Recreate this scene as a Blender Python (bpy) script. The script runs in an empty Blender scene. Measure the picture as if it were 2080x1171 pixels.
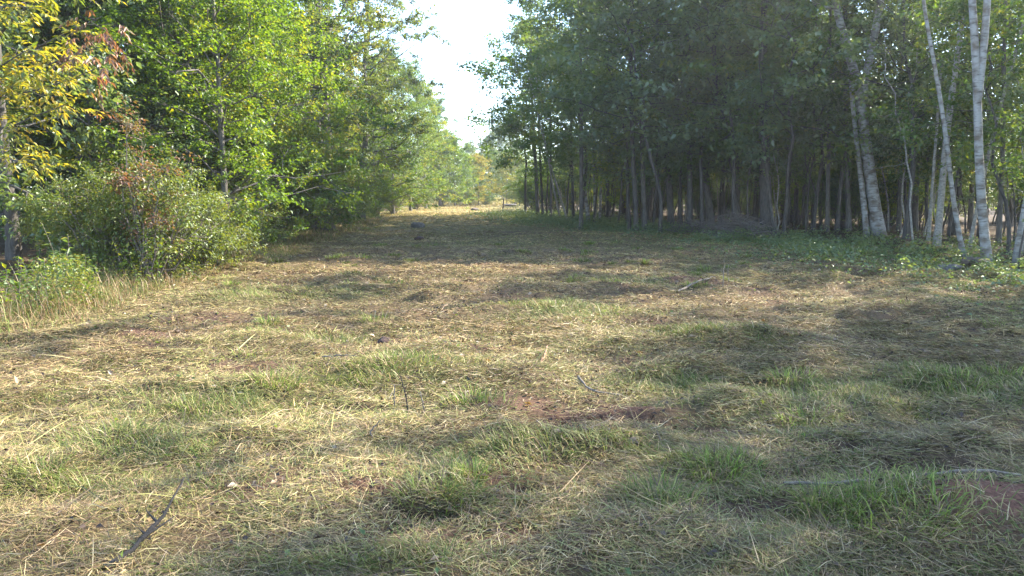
import bpy, math, random
import numpy as np
from mathutils import Vector, Matrix

# ------------------------------------------------------------------ camera, sky, sun, exposure
SC = bpy.context.scene
COL = SC.collection
F_PX = 1502.0
CAM_H = 1.6
PITCH = math.atan((585.5 - 392.0) / F_PX)
cam_d = bpy.data.cameras.new("camera")
cam_d.lens = 26.0; cam_d.sensor_width = 36.0; cam_d.clip_start = 0.05; cam_d.clip_end = 3000
cam = bpy.data.objects.new("camera", cam_d); COL.objects.link(cam)
cam.location = (0, 0, CAM_H); cam.rotation_euler = (math.pi / 2 - PITCH, 0, 0)
SC.camera = cam

SUN_AZ, SUN_EL = math.radians(60), math.radians(36)
world = bpy.data.worlds.new("World"); SC.world = world; world.use_nodes = True
wn = world.node_tree.nodes; wl = world.node_tree.links
sky = wn.new("ShaderNodeTexSky"); sky.sky_type = 'NISHITA'; sky.sun_disc = False
sky.sun_elevation = SUN_EL; sky.sun_rotation = SUN_AZ
sky.air_density = 0.9; sky.dust_density = 0.4; sky.ozone_density = 1.6
bg = wn["Background"]; bg.inputs[1].default_value = 0.15
wl.new(sky.outputs[0], bg.inputs[0])
sun_d = bpy.data.lights.new("sun", 'SUN'); sun_d.energy = 4.2; sun_d.angle = math.radians(0.5)
sun_d.color = (1.0, 0.93, 0.80)
sun = bpy.data.objects.new("sun", sun_d); COL.objects.link(sun)
SDIR = Vector((math.sin(SUN_AZ) * math.cos(SUN_EL), math.cos(SUN_AZ) * math.cos(SUN_EL), math.sin(SUN_EL)))
sun.rotation_euler = SDIR.to_track_quat('Z', 'Y').to_euler(); sun.location = (30, 30, 40)
vs = SC.view_settings
SC.display_settings.display_device = 'sRGB'
vs.view_transform = 'Standard'; vs.look = 'None'; vs.gamma = 1.0; vs.use_curve_mapping = False
vs.exposure = 2.5
cy = SC.cycles
cy.max_bounces = 10; cy.diffuse_bounces = 6; cy.transmission_bounces = 8; cy.glossy_bounces = 2
cy.transparent_max_bounces = 8; cy.volume_bounces = 0
cy.use_denoising = True; cy.denoiser = 'OPENIMAGEDENOISE'; cy.denoising_input_passes = 'RGB_ALBEDO_NORMAL'; cy.denoising_prefilter = 'ACCURATE'
cy.use_adaptive_sampling = False
cy.use_adaptive_sampling = False
cy.sample_clamp_indirect = 2.5

R = np.random.default_rng(11)
random.seed(11)

# ------------------------------------------------------------------ helpers
_cp, _sp = math.cos(PITCH), math.sin(PITCH)
def at(px, py, d):
    """World point at depth d (metres along +Y) seen at photo pixel (px, py)."""
    u = (px - 1040.0) / F_PX; v = (585.5 - py) / F_PX
    dy = _cp + v * _sp; dz = v * _cp - _sp
    return np.array([u / dy * d, d, CAM_H + dz / dy * d])
def gat(px, py):
    """Ground point (z = 0) at photo pixel."""
    u = (px - 1040.0) / F_PX; v = (585.5 - py) / F_PX
    dy = _cp + v * _sp; dz = v * _cp - _sp
    t = -CAM_H / dz
    return u * t, dy * t

def _hash(ix, iy, seed):
    h = (ix.astype(np.int64) * 374761393 + iy.astype(np.int64) * 668265263 + seed * 1274126177) & 0x7fffffff
    h = ((h ^ (h >> 13)) * 1274126177) & 0x7fffffff
    return ((h ^ (h >> 16)) & 0xffff) / 65535.0
def vnoise(x, y, seed=0):
    x = np.asarray(x, float); y = np.asarray(y, float)
    ix = np.floor(x); iy = np.floor(y); fx = x - ix; fy = y - iy
    fx = fx * fx * (3 - 2 * fx); fy = fy * fy * (3 - 2 * fy)
    a = _hash(ix, iy, seed); b = _hash(ix + 1, iy, seed); c = _hash(ix, iy + 1, seed); d = _hash(ix + 1, iy + 1, seed)
    return (a + (b - a) * fx) * (1 - fy) + (c + (d - c) * fx) * fy
def fbm(x, y, seed=0, n=3):
    s = 0; a = 0.5; t = 0
    for k in range(n):
        s = s + a * vnoise(x * 2 ** k + 17.3 * k, y * 2 ** k - 9.1 * k, seed + k); t += a; a *= .5
    return s / t
def sstep(a, b, x):
    t = np.clip((x - a) / (b - a), 0, 1); return t * t * (3 - 2 * t)
def blob(x, y, cx, cy_, rx, ry):
    return np.exp(-(((x - cx) / rx) ** 2 + ((y - cy_) / ry) ** 2))

def mesh(name, V, quads=None, tris=None, mat=None, smooth=False, fcol=None, fattr=None):
    V = np.asarray(V, np.float32)
    me = bpy.data.meshes.new(name)
    q = np.zeros((0, 4), np.int32) if quads is None else np.asarray(quads, np.int32).reshape(-1, 4)
    t = np.zeros((0, 3), np.int32) if tris is None else np.asarray(tris, np.int32).reshape(-1, 3)
    me.vertices.add(len(V)); me.vertices.foreach_set("co", V.ravel())
    nl = q.size + t.size
    me.loops.add(nl); me.loops.foreach_set("vertex_index", np.concatenate([q.ravel(), t.ravel()]))
    npoly = len(q) + len(t)
    me.polygons.add(npoly)
    ls = np.concatenate([np.arange(len(q)) * 4, q.size + np.arange(len(t)) * 3]).astype(np.int32)
    me.polygons.foreach_set("loop_start", ls)
    if smooth: me.polygons.foreach_set("use_smooth", np.ones(npoly, bool))
    if fcol is not None:
        a = me.attributes.new("col", 'FLOAT_COLOR', 'FACE')
        c = np.ones((npoly, 4), np.float32); c[:, :3] = fcol
        a.data.foreach_set("color", c.ravel())
    if fattr:
        for k, v in fattr.items():
            a = me.attributes.new(k, 'FLOAT', 'FACE'); a.data.foreach_set("value", np.asarray(v, np.float32))
    me.update(calc_edges=True)
    if mat: me.materials.append(mat)
    return me
def obj(name, me, parent=None, loc=(0, 0, 0), rot=(0, 0, 0), scale=(1, 1, 1), mat=None):
    o = bpy.data.objects.new(name, me); COL.objects.link(o)
    o.location = loc; o.rotation_euler = rot; o.scale = scale
    if parent: o.parent = parent
    if mat is not None:
        o.material_slots[0].link = 'OBJECT'; o.material_slots[0].material = mat
    return o
def tag(o, label=None, cat=None, group=None, kind=None):
    if label: o["label"] = label
    if cat: o["category"] = cat
    if group: o["group"] = group
    if kind: o["kind"] = kind
    return o
def empty(name, loc, rotz=0, s=1.0):
    o = bpy.data.objects.new(name, None); COL.objects.link(o)
    o.location = loc; o.rotation_euler = (0, 0, rotz); o.scale = (s, s, s)
    o.empty_display_size = .3
    return o

def tube(P, Rr, k=7):
    P = np.asarray(P, float); Rr = np.asarray(Rr, float); n = len(P)
    T = np.gradient(P, axis=0); T /= np.linalg.norm(T, axis=1)[:, None] + 1e-9
    ref = np.where(np.abs(T[:, 2:3]) > .8, np.array([[1., 0, 0]]), np.array([[0, 0, 1.]]))
    ref = np.repeat(ref[:1], n, 0)
    U = np.cross(T, ref); U /= np.linalg.norm(U, axis=1)[:, None] + 1e-9
    W = np.cross(T, U)
    a = np.arange(k) / k * 2 * np.pi
    ring = P[:, None, :] + Rr[:, None, None] * (np.cos(a)[None, :, None] * U[:, None, :] + np.sin(a)[None, :, None] * W[:, None, :])
    V = ring.reshape(-1, 3)
    i = np.arange(n - 1)[:, None] * k; j = np.arange(k)[None, :]; j2 = (j + 1) % k
    q = np.stack([i + j, i + j2, i + k + j2, i + k + j], -1).reshape(-1, 4)
    V = np.vstack([V, P[-1:]])
    tip = len(V) - 1
    t = np.stack([(n - 1) * k + np.arange(k), (n - 1) * k + (np.arange(k) + 1) % k, np.full(k, tip)], -1)
    return V, q, t
class Wood:
    def __init__(s): s.V = []; s.Q = []; s.T = []; s.n = 0
    def add(s, P, Rr, k=6):
        V, q, t = tube(P, Rr, k); s.V.append(V); s.Q.append(q + s.n); s.T.append(t + s.n); s.n += len(V)
    def raw(s, V, q=None, t=None):
        V = np.asarray(V, float); s.V.append(V)
        if q is not None: s.Q.append(np.asarray(q).reshape(-1, 4) + s.n)
        if t is not None: s.T.append(np.asarray(t).reshape(-1, 3) + s.n)
        s.n += len(V)
    def mesh(s, name, mat, smooth=True):
        return mesh(name, np.vstack(s.V), np.vstack(s.Q) if s.Q else None, np.vstack(s.T) if s.T else None, mat, smooth)
def wiggle(p0, p1, n, amp, rng, sag=0.0):
    t = np.linspace(0, 1, n)[:, None]; p0 = np.asarray(p0, float); p1 = np.asarray(p1, float)
    P = p0 + (p1 - p0) * t
    w = np.cumsum(rng.normal(0, 1, (n, 3)), 0); w -= w[0] + (w[-1] - w[0]) * t
    P = P + w * amp / math.sqrt(n); P[:, 2] += sag * (4 * t * (1 - t))[:, 0]
    return P
def resample(pts, n):
    pts = np.asarray(pts, float); d = np.r_[0, np.cumsum(np.linalg.norm(np.diff(pts, axis=0), axis=1))]
    s = np.linspace(0, d[-1], n)
    return np.stack([np.interp(s, d, pts[:, k]) for k in range(3)], 1)
def smooth_path(pts, n):
    P = resample(pts, n)
    for _ in range(2): P[1:-1] = (P[:-2] + 2 * P[1:-1] + P[2:]) / 4
    return P

# ------------------------------------------------------------------ materials
def newmat(name):
    m = bpy.data.materials.new(name); m.use_nodes = True
    nt = m.node_tree; nt.nodes.clear()
    return m, nt, nt.nodes, nt.links
def leaf_mat(name, ca, cb, cc=None, pos=(0.0, .6, 1.0), transl=.42, gloss=.045, tcol=(1.25, 1.15, .45), rough=.5, ctr=.25):
    """Leaf: colour varies per leaf and per spray (attributes 'tone', 'clump') and a little per plant."""
    m, nt, N, L = newmat(name)
    out = N.new("ShaderNodeOutputMaterial")
    a = N.new("ShaderNodeAttribute"); a.attribute_name = "tone"
    c = N.new("ShaderNodeAttribute"); c.attribute_name = "clump"
    oi = N.new("ShaderNodeObjectInfo")
    mx = N.new("ShaderNodeMath"); mx.operation = 'MULTIPLY_ADD'; mx.inputs[1].default_value = .55
    L.new(a.outputs["Fac"], mx.inputs[0])
    m2 = N.new("ShaderNodeMath"); m2.operation = 'MULTIPLY'; m2.inputs[1].default_value = .45
    L.new(c.outputs["Fac"], m2.inputs[0]); L.new(m2.outputs[0], mx.inputs[2])
    m3 = N.new("ShaderNodeMath"); m3.operation = 'MULTIPLY_ADD'; m3.inputs[1].default_value = ctr; 
    L.new(oi.outputs["Random"], m3.inputs[0])
    m4 = N.new("ShaderNodeMath"); m4.operation = 'SUBTRACT'; L.new(mx.outputs[0], m4.inputs[0]); m4.inputs[1].default_value = ctr / 2
    L.new(m4.outputs[0], m3.inputs[2])
    r = N.new("ShaderNodeValToRGB"); e = r.color_ramp.elements
    cc = cc or cb
    e[0].position = pos[0]; e[0].color = (*ca, 1); e[1].position = pos[1]; e[1].color = (*cb, 1)
    x = e.new(pos[2]); x.color = (*cc, 1)
    L.new(m3.outputs[0], r.inputs[0])
    d = N.new("ShaderNodeBsdfDiffuse"); t = N.new("ShaderNodeBsdfTranslucent")
    L.new(r.outputs[0], d.inputs[0])
    tc = N.new("ShaderNodeMix"); tc.data_type = 'RGBA'; tc.blend_type = 'MULTIPLY'; tc.inputs[0].default_value = 1
    tc.clamp_result = False
    L.new(r.outputs[0], tc.inputs[6]); tc.inputs[7].default_value = (tcol[0] * 1.5, tcol[1] * 1.5, tcol[2] * 1.5, 1)
    L.new(tc.outputs[2], t.inputs[0])
    s1 = N.new("ShaderNodeMixShader"); s1.inputs[0].default_value = transl
    L.new(d.outputs[0], s1.inputs[1]); L.new(t.outputs[0], s1.inputs[2])
    g = N.new("ShaderNodeBsdfGlossy"); g.inputs["Roughness"].default_value = rough; g.inputs[0].default_value = (.8, .85, .8, 1)
    s2 = N.new("ShaderNodeMixShader"); s2.inputs[0].default_value = gloss
    L.new(s1.outputs[0], s2.inputs[1]); L.new(g.outputs[0], s2.inputs[2]); L.new(s2.outputs[0], out.inputs[0])
    return m
def blade_mat(name, transl=.35, gloss=.05):
    m, nt, N, L = newmat(name)
    out = N.new("ShaderNodeOutputMaterial")
    a = N.new("ShaderNodeAttribute"); a.attribute_name = "col"
    d = N.new("ShaderNodeBsdfDiffuse"); t = N.new("ShaderNodeBsdfTranslucent")
    L.new(a.outputs["Color"], d.inputs[0]); L.new(a.outputs["Color"], t.inputs[0])
    s1 = N.new("ShaderNodeMixShader"); s1.inputs[0].default_value = transl
    L.new(d.outputs[0], s1.inputs[1]); L.new(t.outputs[0], s1.inputs[2])
    g = N.new("ShaderNodeBsdfGlossy"); g.inputs["Roughness"].default_value = .45
    s2 = N.new("ShaderNodeMixShader"); s2.inputs[0].default_value = gloss
    L.new(s1.outputs[0], s2.inputs[1]); L.new(g.outputs[0], s2.inputs[2]); L.new(s2.outputs[0], out.inputs[0])
    return m
def bark_mat(name, ca, cb, scale=(9, 9, 2.2), bump=.6):
    m, nt, N, L = newmat(name)
    out = N.new("ShaderNodeOutputMaterial"); p = N.new("ShaderNodeBsdfPrincipled"); p.inputs["Roughness"].default_value = .9
    tc = N.new("ShaderNodeTexCoord"); mp = N.new("ShaderNodeMapping"); mp.inputs["Scale"].default_value = scale
    L.new(tc.outputs["Object"], mp.inputs[0])
    n = N.new("ShaderNodeTexNoise"); n.inputs["Scale"].default_value = 2.0; n.inputs["Detail"].default_value = 6
    n.inputs["Roughness"].default_value = .7
    L.new(mp.outputs[0], n.inputs["Vector"])
    r = N.new("ShaderNodeValToRGB"); e = r.color_ramp.elements
    e[0].position = .35; e[0].color = (*ca, 1); e[1].position = .68; e[1].color = (*cb, 1)
    L.new(n.outputs["Fac"], r.inputs[0]); L.new(r.outputs[0], p.inputs["Base Color"])
    b = N.new("ShaderNodeBump"); b.inputs["Strength"].default_value = bump; b.inputs["Distance"].default_value = .03
    L.new(n.outputs["Fac"], b.inputs["Height"]); L.new(b.outputs[0], p.inputs["Normal"])
    L.new(p.outputs[0], out.inputs[0])
    return m
def birch_mat(name, pale=(.30, .295, .28), dark=(.085, .075, .065), peel=(.42, .33, .26)):
    m, nt, N, L = newmat(name)
    out = N.new("ShaderNodeOutputMaterial"); p = N.new("ShaderNodeBsdfPrincipled"); p.inputs["Roughness"].default_value = .7
    tc = N.new("ShaderNodeTexCoord")
    mp = N.new("ShaderNodeMapping"); mp.inputs["Scale"].default_value = (5, 5, 22); L.new(tc.outputs["Object"], mp.inputs[0])
    n = N.new("ShaderNodeTexNoise"); n.inputs["Scale"].default_value = 1.0; n.inputs["Detail"].default_value = 4; L.new(mp.outputs[0], n.inputs["Vector"])
    r = N.new("ShaderNodeValToRGB"); e = r.color_ramp.elements
    e[0].position = .30; e[0].color = (*dark, 1); e[1].position = .46; e[1].color = (*pale, 1)
    L.new(n.outputs["Fac"], r.inputs[0])
    mp2 = N.new("ShaderNodeMapping"); mp2.inputs["Scale"].default_value = (3, 3, 4); L.new(tc.outputs["Object"], mp2.inputs[0])
    n2 = N.new("ShaderNodeTexNoise"); n2.inputs["Scale"].default_value = 1.3; n2.inputs["Detail"].default_value = 5; L.new(mp2.outputs[0], n2.inputs["Vector"])
    r2 = N.new("ShaderNodeValToRGB"); e = r2.color_ramp.elements
    e[0].position = .44; e[0].color = (1, 1, 1, 1); e[1].position = .64; e[1].color = (*peel, 1)
    L.new(n2.outputs["Fac"], r2.inputs[0])
    mx = N.new("ShaderNodeMix"); mx.data_type = 'RGBA'; mx.blend_type = 'MULTIPLY'; mx.inputs[0].default_value = 1
    L.new(r.outputs[0], mx.inputs[6]); L.new(r2.outputs[0], mx.inputs[7]); sx = N.new("ShaderNodeSeparateXYZ"); L.new(tc.outputs["Object"], sx.inputs[0])
    ad = N.new("ShaderNodeMath"); ad.operation = 'MULTIPLY_ADD'; ad.inputs[1].default_value = 1.4; L.new(n2.outputs["Fac"], ad.inputs[0]); L.new(sx.outputs[2], ad.inputs[2])
    r3 = N.new("ShaderNodeValToRGB"); e = r3.color_ramp.elements; e[0].position = .55; e[0].color = (.2, .17, .14, 1); e[1].position = 1.0; e[1].color = (1, 1, 1, 1)
    L.new(ad.outputs[0], r3.inputs[0])
    m3 = N.new("ShaderNodeMix"); m3.data_type = 'RGBA'; m3.blend_type = 'MULTIPLY'; m3.inputs[0].default_value = 1
    L.new(mx.outputs[2], m3.inputs[6]); L.new(r3.outputs[0], m3.inputs[7]); L.new(m3.outputs[2], p.inputs["Base Color"])
    b = N.new("ShaderNodeBump"); b.inputs["Strength"].default_value = .4; b.inputs["Distance"].default_value = .02
    L.new(n.outputs["Fac"], b.inputs["Height"]); L.new(b.outputs[0], p.inputs["Normal"])
    L.new(p.outputs[0], out.inputs[0])
    return m
def rock_mat(name, ca, cb, sc=6):
    return bark_mat(name, ca, cb, (sc, sc, sc), .8)

BARK = bark_mat("bark_grey_brown", (.05, .043, .036), (.17, .15, .128))
BARKD = bark_mat("bark_dark", (.034, .029, .025), (.115, .10, .085))
BARKP = bark_mat("bark_pale", (.16, .14, .12), (.40, .37, .32), (6, 6, 8), .3)
BIRCH = birch_mat("birch_bark")
TWIG = bark_mat("twig_bark", (.07, .055, .045), (.2, .17, .14), (20, 20, 6), .2)
DEAD = bark_mat("dead_wood", (.08, .062, .046), (.26, .21, .155), (14, 14, 5), .3)
BLACKW = bark_mat("charred_twig", (.008, .007, .006), (.026, .021, .018), (20, 20, 8), .6)

G_BRIGHT = leaf_mat("leaf_bright_green", (.062, .12, .010), (.12, .19, .015), (.30, .26, .02), transl=.52)
G_MID = leaf_mat("leaf_mid_green", (.048, .095, .018), (.078, .135, .024), (.16, .17, .03), transl=.5)
G_DEEP = leaf_mat("leaf_deep_green", (.032, .068, .020), (.05, .095, .024), (.08, .12, .028), transl=.42)
G_OLIVE = leaf_mat("leaf_olive", (.075, .11, .020), (.125, .16, .028), (.24, .20, .045), transl=.42, gloss=.06)
G_OAK = leaf_mat("leaf_oak", (.070, .108, .030), (.105, .145, .036), (.19, .17, .04), transl=.45, gloss=.055)
G_BLUE = leaf_mat("leaf_blue_green", (.075, .118, .058), (.10, .15, .060), (.17, .19, .05), transl=.5, gloss=.08)
G_YELL = leaf_mat("leaf_yellowing", (.10, .14, .02), (.22, .21, .03), (.36, .26, .03), pos=(.1, .55, 1.0), transl=.5)
G_ASH = leaf_mat("leaf_ash_yellowing", (.095, .14, .022), (.22, .21, .03), (.40, .26, .03), pos=(.1, .52, 1.0), transl=.5)
G_ORNG = leaf_mat("leaf_orange", (.12, .14, .03), (.26, .20, .03), (.40, .17, .03), pos=(.1, .5, .95), transl=.45)
G_RUST = leaf_mat("leaf_rust", (.10, .09, .035), (.16, .085, .05), (.20, .07, .06), pos=(.1, .5, .95), transl=.4)
G_BIRCH = leaf_mat("leaf_birch", (.042, .082, .024), (.07, .12, .028), (.24, .2, .03), pos=(0, .6, 1.0), transl=.45)
G_WEED = leaf_mat("leaf_weed", (.05, .09, .02), (.09, .14, .03), (.22, .2, .05), transl=.45)
BLADE = blade_mat("grass_blade", .35, .02)
HAYM = blade_mat("hay_straw", .22, .025)

# ------------------------------------------------------------------ ground
def edge_left(y):
    return np.interp(y, [0, 5, 9, 12.5, 16, 27, 37, 60, 96, 120], [-4.6, -5.2, -5.7, -6.1, -6.4, -7.6, -7.9, -9.6, -10.4, -11])
def edge_right(y):
    return np.interp(y, [0, 6, 12, 16, 22, 30, 41, 48, 96, 120], [11.5, 11.3, 10.8, 10.3, 9.6, 6.8, 2.9, 2.0, 0.6, 0])
BARE = [(*gat(980, 700), .5, .25), (*gat(560, 760), .5, .22), (*gat(1330, 660), .5, .3), (*gat(760, 1010), .5, .14), (*gat(1010, 900), .35, .14), (*gat(1600, 960), .4, .14), (*gat(1050, 820), .6, .28), (*gat(1215, 835), .6, .4), (*gat(1200, 740), .7, .4), (*gat(640, 990), .5, .25), (*gat(700, 965), .6, .18),
        (*gat(860, 700), .8, .35), (*gat(440, 660), 1.1, .35), (*gat(330, 690), .6, .2), (*gat(480, 750), .9, .3), (*gat(1730, 900), .3, .2), (*gat(1860, 945), .4, .2),
        (*gat(1900, 1000), .5, .2), (*gat(1470, 870), .5, .25), (*gat(260, 712), .4, .12), (*gat(1060, 475), 2.2, 1.2), (*gat(1400, 575), .8, .5), (*gat(1000, 985), .4, .18),
        (*gat(1250, 840), .6, .3), (*gat(950, 705), .7, .3), (*gat(1500, 1040), .5, .12), (*gat(790, 690), .4, .3), (*gat(900, 1090), .9, .15)]
GREEN = [(*gat(920, 1000), .55, .28), (*gat(740, 770), .8, .5), (*gat(830, 750), .7, .4), (*gat(1780, 1050), .9, .35), (*gat(1430, 690), .8, .6), (*gat(1690, 800), .9, .6),
         (*gat(1370, 1050), .4, .15), (*gat(1250, 580), .9, .7), (*gat(1150, 640), 1.2, .9), (*gat(400, 830), .9, .5), (*gat(650, 690), .9, .4), (*gat(1950, 780), 1.0, .7),
         (*gat(1470, 960), .5, .3), (*gat(560, 600), 1.4, .8), (*gat(760, 1150), .6, .12), (*gat(1350, 780), .7, .4), (*gat(250, 920), .6, .3), (*gat(100, 1000), .6, .2), (*gat(1120, 920), .8, .3)]
MOUND = [(*gat(2060, 1050), .75, .38, .16), (*gat(1450, 960), .35, .25, .10), (*gat(930, 990), .6, .28, .07), (*gat(800, 760), 1.0, .45, .09), (*gat(1100, 780), .9, .5, .05),
         (*gat(1000, 590), 2.2, .6, .14), (*gat(1090, 650), 1.4, .6, .10), (*gat(720, 572), .5, .35, .14), (*gat(1380, 575), .6, .4, .16), (*gat(1420, 700), 1.0, .5, .08), (*gat(1180, 900), .9, .4, .08),
         (*gat(1720, 830), 1.0, .4, .07), (*gat(400, 650), 1.6, .4, .06), (*gat(1900, 910), .9, .3, .08), (*gat(1790, 1030), .5, .2, .06)]
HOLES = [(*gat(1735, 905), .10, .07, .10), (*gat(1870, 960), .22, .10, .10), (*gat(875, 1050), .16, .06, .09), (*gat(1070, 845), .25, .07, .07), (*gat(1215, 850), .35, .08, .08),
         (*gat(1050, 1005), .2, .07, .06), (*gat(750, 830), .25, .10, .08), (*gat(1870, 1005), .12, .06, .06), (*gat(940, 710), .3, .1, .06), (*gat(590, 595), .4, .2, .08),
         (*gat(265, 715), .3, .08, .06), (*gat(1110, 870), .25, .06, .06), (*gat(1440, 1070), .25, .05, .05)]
_lr = np.random.default_rng(77)
LUMPS = []
for _ in range(260):
    yy = math.sqrt(_lr.uniform(2.6 ** 2, 17 ** 2)); xx = _lr.uniform(-1, 1) * (.70 * yy + .6); rr_ = _lr.uniform(.10, .34)
    LUMPS.append((xx, yy, rr_ * _lr.uniform(.8, 1.6), rr_ * _lr.uniform(.6, 1.0), _lr.uniform(.03, .09)))
def bare_f(x, y):
    b = 0.5 * sstep(.56, .72, fbm(x / 1.0, y / 1.2, 41, 3)) * (1 - .85 * sstep(14, 34, y))
    for cx, c2, rx, ry in BARE: b = np.maximum(b, 1.15 * blob(x, y, cx, c2, rx, ry) * (.15 + 1.5 * fbm(x / .16, y / .14, 77, 3)))
    for cx, c2, rx, ry, a in HOLES: b = np.maximum(b, 1.2 * blob(x, y, cx, c2, rx * 1.1, ry * 1.1))
    b = np.maximum(b, 1.2 * blob(x, y, MOUND[0][0], MOUND[0][1], .6, .35))
    return np.clip(b, 0, 1)
def green_f(x, y):
    g = sstep(.40, .68, .6 * fbm(x / 2.1, y / 2.6, 5, 4) + .4 * fbm(x / .4, y / .36, 6, 3)) * .52
    nz = .45 + 1.1 * fbm(x / .3, y / .26, 83, 2)
    for cx, c2, rx, ry in GREEN: g = np.maximum(g, 1.1 * blob(x, y, cx, c2, rx, ry) * nz)
    # moister, greener under the shade of the right wood
    g = np.clip(g + .55 * sstep(-4.5, -.5, x - edge_right(y)) * sstep(6, 13, y), 0, 1)
    g = np.clip(g + .18 * sstep(2.2, 0, x - edge_left(y)) , 0, 1)
    return g
def hgt(x, y):
    x = np.asarray(x, float); y = np.asarray(y, float)
    h = .16 * (fbm(x / 3.1, y / 2.6, 1, 2) - .5) + .15 * (fbm(x / .95, y / .8, 3, 2) - .5) + .055 * (vnoise(x / .28, y / .26, 9) - .5)
    h = h * (1 - .5 * sstep(30, 90, y))
    for cx, c2, rx, ry, a in MOUND: h = h + a * blob(x, y, cx, c2, rx, ry)
    for cx, c2, rx, ry, a in LUMPS: h = h + a * blob(x, y, cx, c2, rx, ry)
    for cx, c2, rx, ry, a in HOLES: h = h - a * blob(x, y, cx, c2, rx, ry)
    h = h + .25 * sstep(.3, 4, edge_left(y) - x) + .12 * sstep(.5, 6, x - edge_right(y))
    return h
xs = np.unique(np.r_[np.linspace(-400, -40, 19), np.linspace(-40, -12, 57), np.linspace(-12, 14, 372), np.linspace(14, 42, 57), np.linspace(42, 400, 19)])
ys = np.unique(np.r_[np.linspace(-120, -4, 12), np.linspace(-4, 2.4, 20), np.linspace(2.4, 9, 150), np.linspace(9, 18, 120), np.linspace(18, 40, 110), np.linspace(40, 110, 110), np.linspace(110, 1500, 40)])
gx, gy = np.meshgrid(xs, ys); gx = gx.ravel(); gy = gy.ravel()
gz = hgt(gx, gy)
nx, ny = len(xs), len(ys)
ii = (np.arange(ny - 1)[:, None] * nx + np.arange(nx - 1)[None, :]).ravel()
gq = np.stack([ii, ii + 1, ii + nx + 1, ii + nx], 1)
def ground_mat():
    m, nt, N, L = newmat("soil_and_thatch")
    out = N.new("ShaderNodeOutputMaterial"); p = N.new("ShaderNodeBsdfPrincipled"); p.inputs["Roughness"].default_value = .95
    p.inputs["Specular IOR Level"].default_value = .15
    a = N.new("ShaderNodeAttribute"); a.attribute_name = "col"
    tc = N.new("ShaderNodeTexCoord")
    n = N.new("ShaderNodeTexNoise"); n.inputs["Scale"].default_value = 30; n.inputs["Detail"].default_value = 7; n.inputs["Roughness"].default_value = .75
    L.new(tc.outputs["Object"], n.inputs["Vector"])
    r = N.new("ShaderNodeValToRGB"); e = r.color_ramp.elements
    e[0].position = .3; e[0].color = (.35, .33, .3, 1); e[1].position = .72; e[1].color = (1.7, 1.6, 1.4, 1)
    L.new(n.outputs["Fac"], r.inputs[0])
    mx = N.new("ShaderNodeMix"); mx.data_type = 'RGBA'; mx.blend_type = 'MULTIPLY'; mx.inputs[0].default_value = 1; mx.clamp_result = False
    L.new(a.outputs["Color"], mx.inputs[6]); L.new(r.outputs[0], mx.inputs[7]); L.new(mx.outputs[2], p.inputs["Base Color"])
    b = N.new("ShaderNodeBump"); b.inputs["Strength"].default_value = .9; b.inputs["Distance"].default_value = .04
    L.new(n.outputs["Fac"], b.inputs["Height"]); L.new(b.outputs[0], p.inputs["Normal"])
    L.new(p.outputs[0], out.inputs[0])
    return m
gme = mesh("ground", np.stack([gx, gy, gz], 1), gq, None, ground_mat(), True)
bf = bare_f(gx, gy)[:, None]; gf = green_f(gx, gy)[:, None]
fld = sstep(99, 106, gy)[:, None]
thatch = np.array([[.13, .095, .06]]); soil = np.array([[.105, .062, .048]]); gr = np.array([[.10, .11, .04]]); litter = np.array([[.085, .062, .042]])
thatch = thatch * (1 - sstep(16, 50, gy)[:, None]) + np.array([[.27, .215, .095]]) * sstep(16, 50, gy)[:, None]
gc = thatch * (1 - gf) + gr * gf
gc = gc * (1 - bf) + soil * bf
mb = np.clip(1.5 * blob(gx, gy, MOUND[0][0], MOUND[0][1], .62, .36) * (.35 + 1.1 * fbm(gx / .12, gy / .1, 87, 3)), 0, 1)[:, None]
gc = gc * (1 - mb) + np.array([[.17, .09, .068]]) * mb
for cx, c2, rx, ry, a in HOLES: gc = gc * (1 - .75 * blob(gx, gy, cx, c2, rx, ry))[:, None]  # shade inside the holes, painted into the ground colour
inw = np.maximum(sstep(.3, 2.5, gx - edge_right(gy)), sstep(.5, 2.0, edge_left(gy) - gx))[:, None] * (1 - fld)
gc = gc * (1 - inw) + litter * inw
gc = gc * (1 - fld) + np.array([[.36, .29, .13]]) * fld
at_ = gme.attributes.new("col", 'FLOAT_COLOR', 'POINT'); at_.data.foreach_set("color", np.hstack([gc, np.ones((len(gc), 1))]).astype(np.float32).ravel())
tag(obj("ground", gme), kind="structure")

# ------------------------------------------------------------------ grass and hay
def blades(x, y, z, Ln, W, az, p0, curl, roll, col, name, mat):
    n = len(x)
    d0 = np.stack([np.cos(az) * np.cos(p0), np.sin(az) * np.cos(p0), np.sin(p0)], 1)
    p1 = p0 - curl
    d1 = np.stack([np.cos(az) * np.cos(p1), np.sin(az) * np.cos(p1), np.sin(p1)], 1)
    side = np.stack([-np.sin(az) * np.cos(roll), np.cos(az) * np.cos(roll), np.sin(roll)], 1)
    A = np.stack([x, y, z], 1); B = A + d0 * (Ln * .55)[:, None]; C = B + d1 * (Ln * .45)[:, None]
    s = side * (W * .5)[:, None]
    V = np.stack([A - s, A + s, B + s * .9, B - s * .9, C], 1).reshape(-1, 3)
    i = np.arange(n)[:, None] * 5
    q = i + np.array([[0, 1, 2, 3]]); t = i + np.array([[3, 2, 4]])
    return mesh(name, V, q, t, mat, False, fcol=np.vstack([col, col]))
def scatter(bands, rng, right=1.4, left=1.4):
    X = []; Y = []
    for y0, y1, n in bands:
        y = np.sqrt(rng.uniform(0, 1, n) * (y1 ** 2 - y0 ** 2) + y0 ** 2)
        hw = .71 * y + 1.0
        x = rng.uniform(-1, 1, n) * hw
        X.append(x); Y.append(y)
    return np.concatenate(X), np.concatenate(Y)
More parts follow.
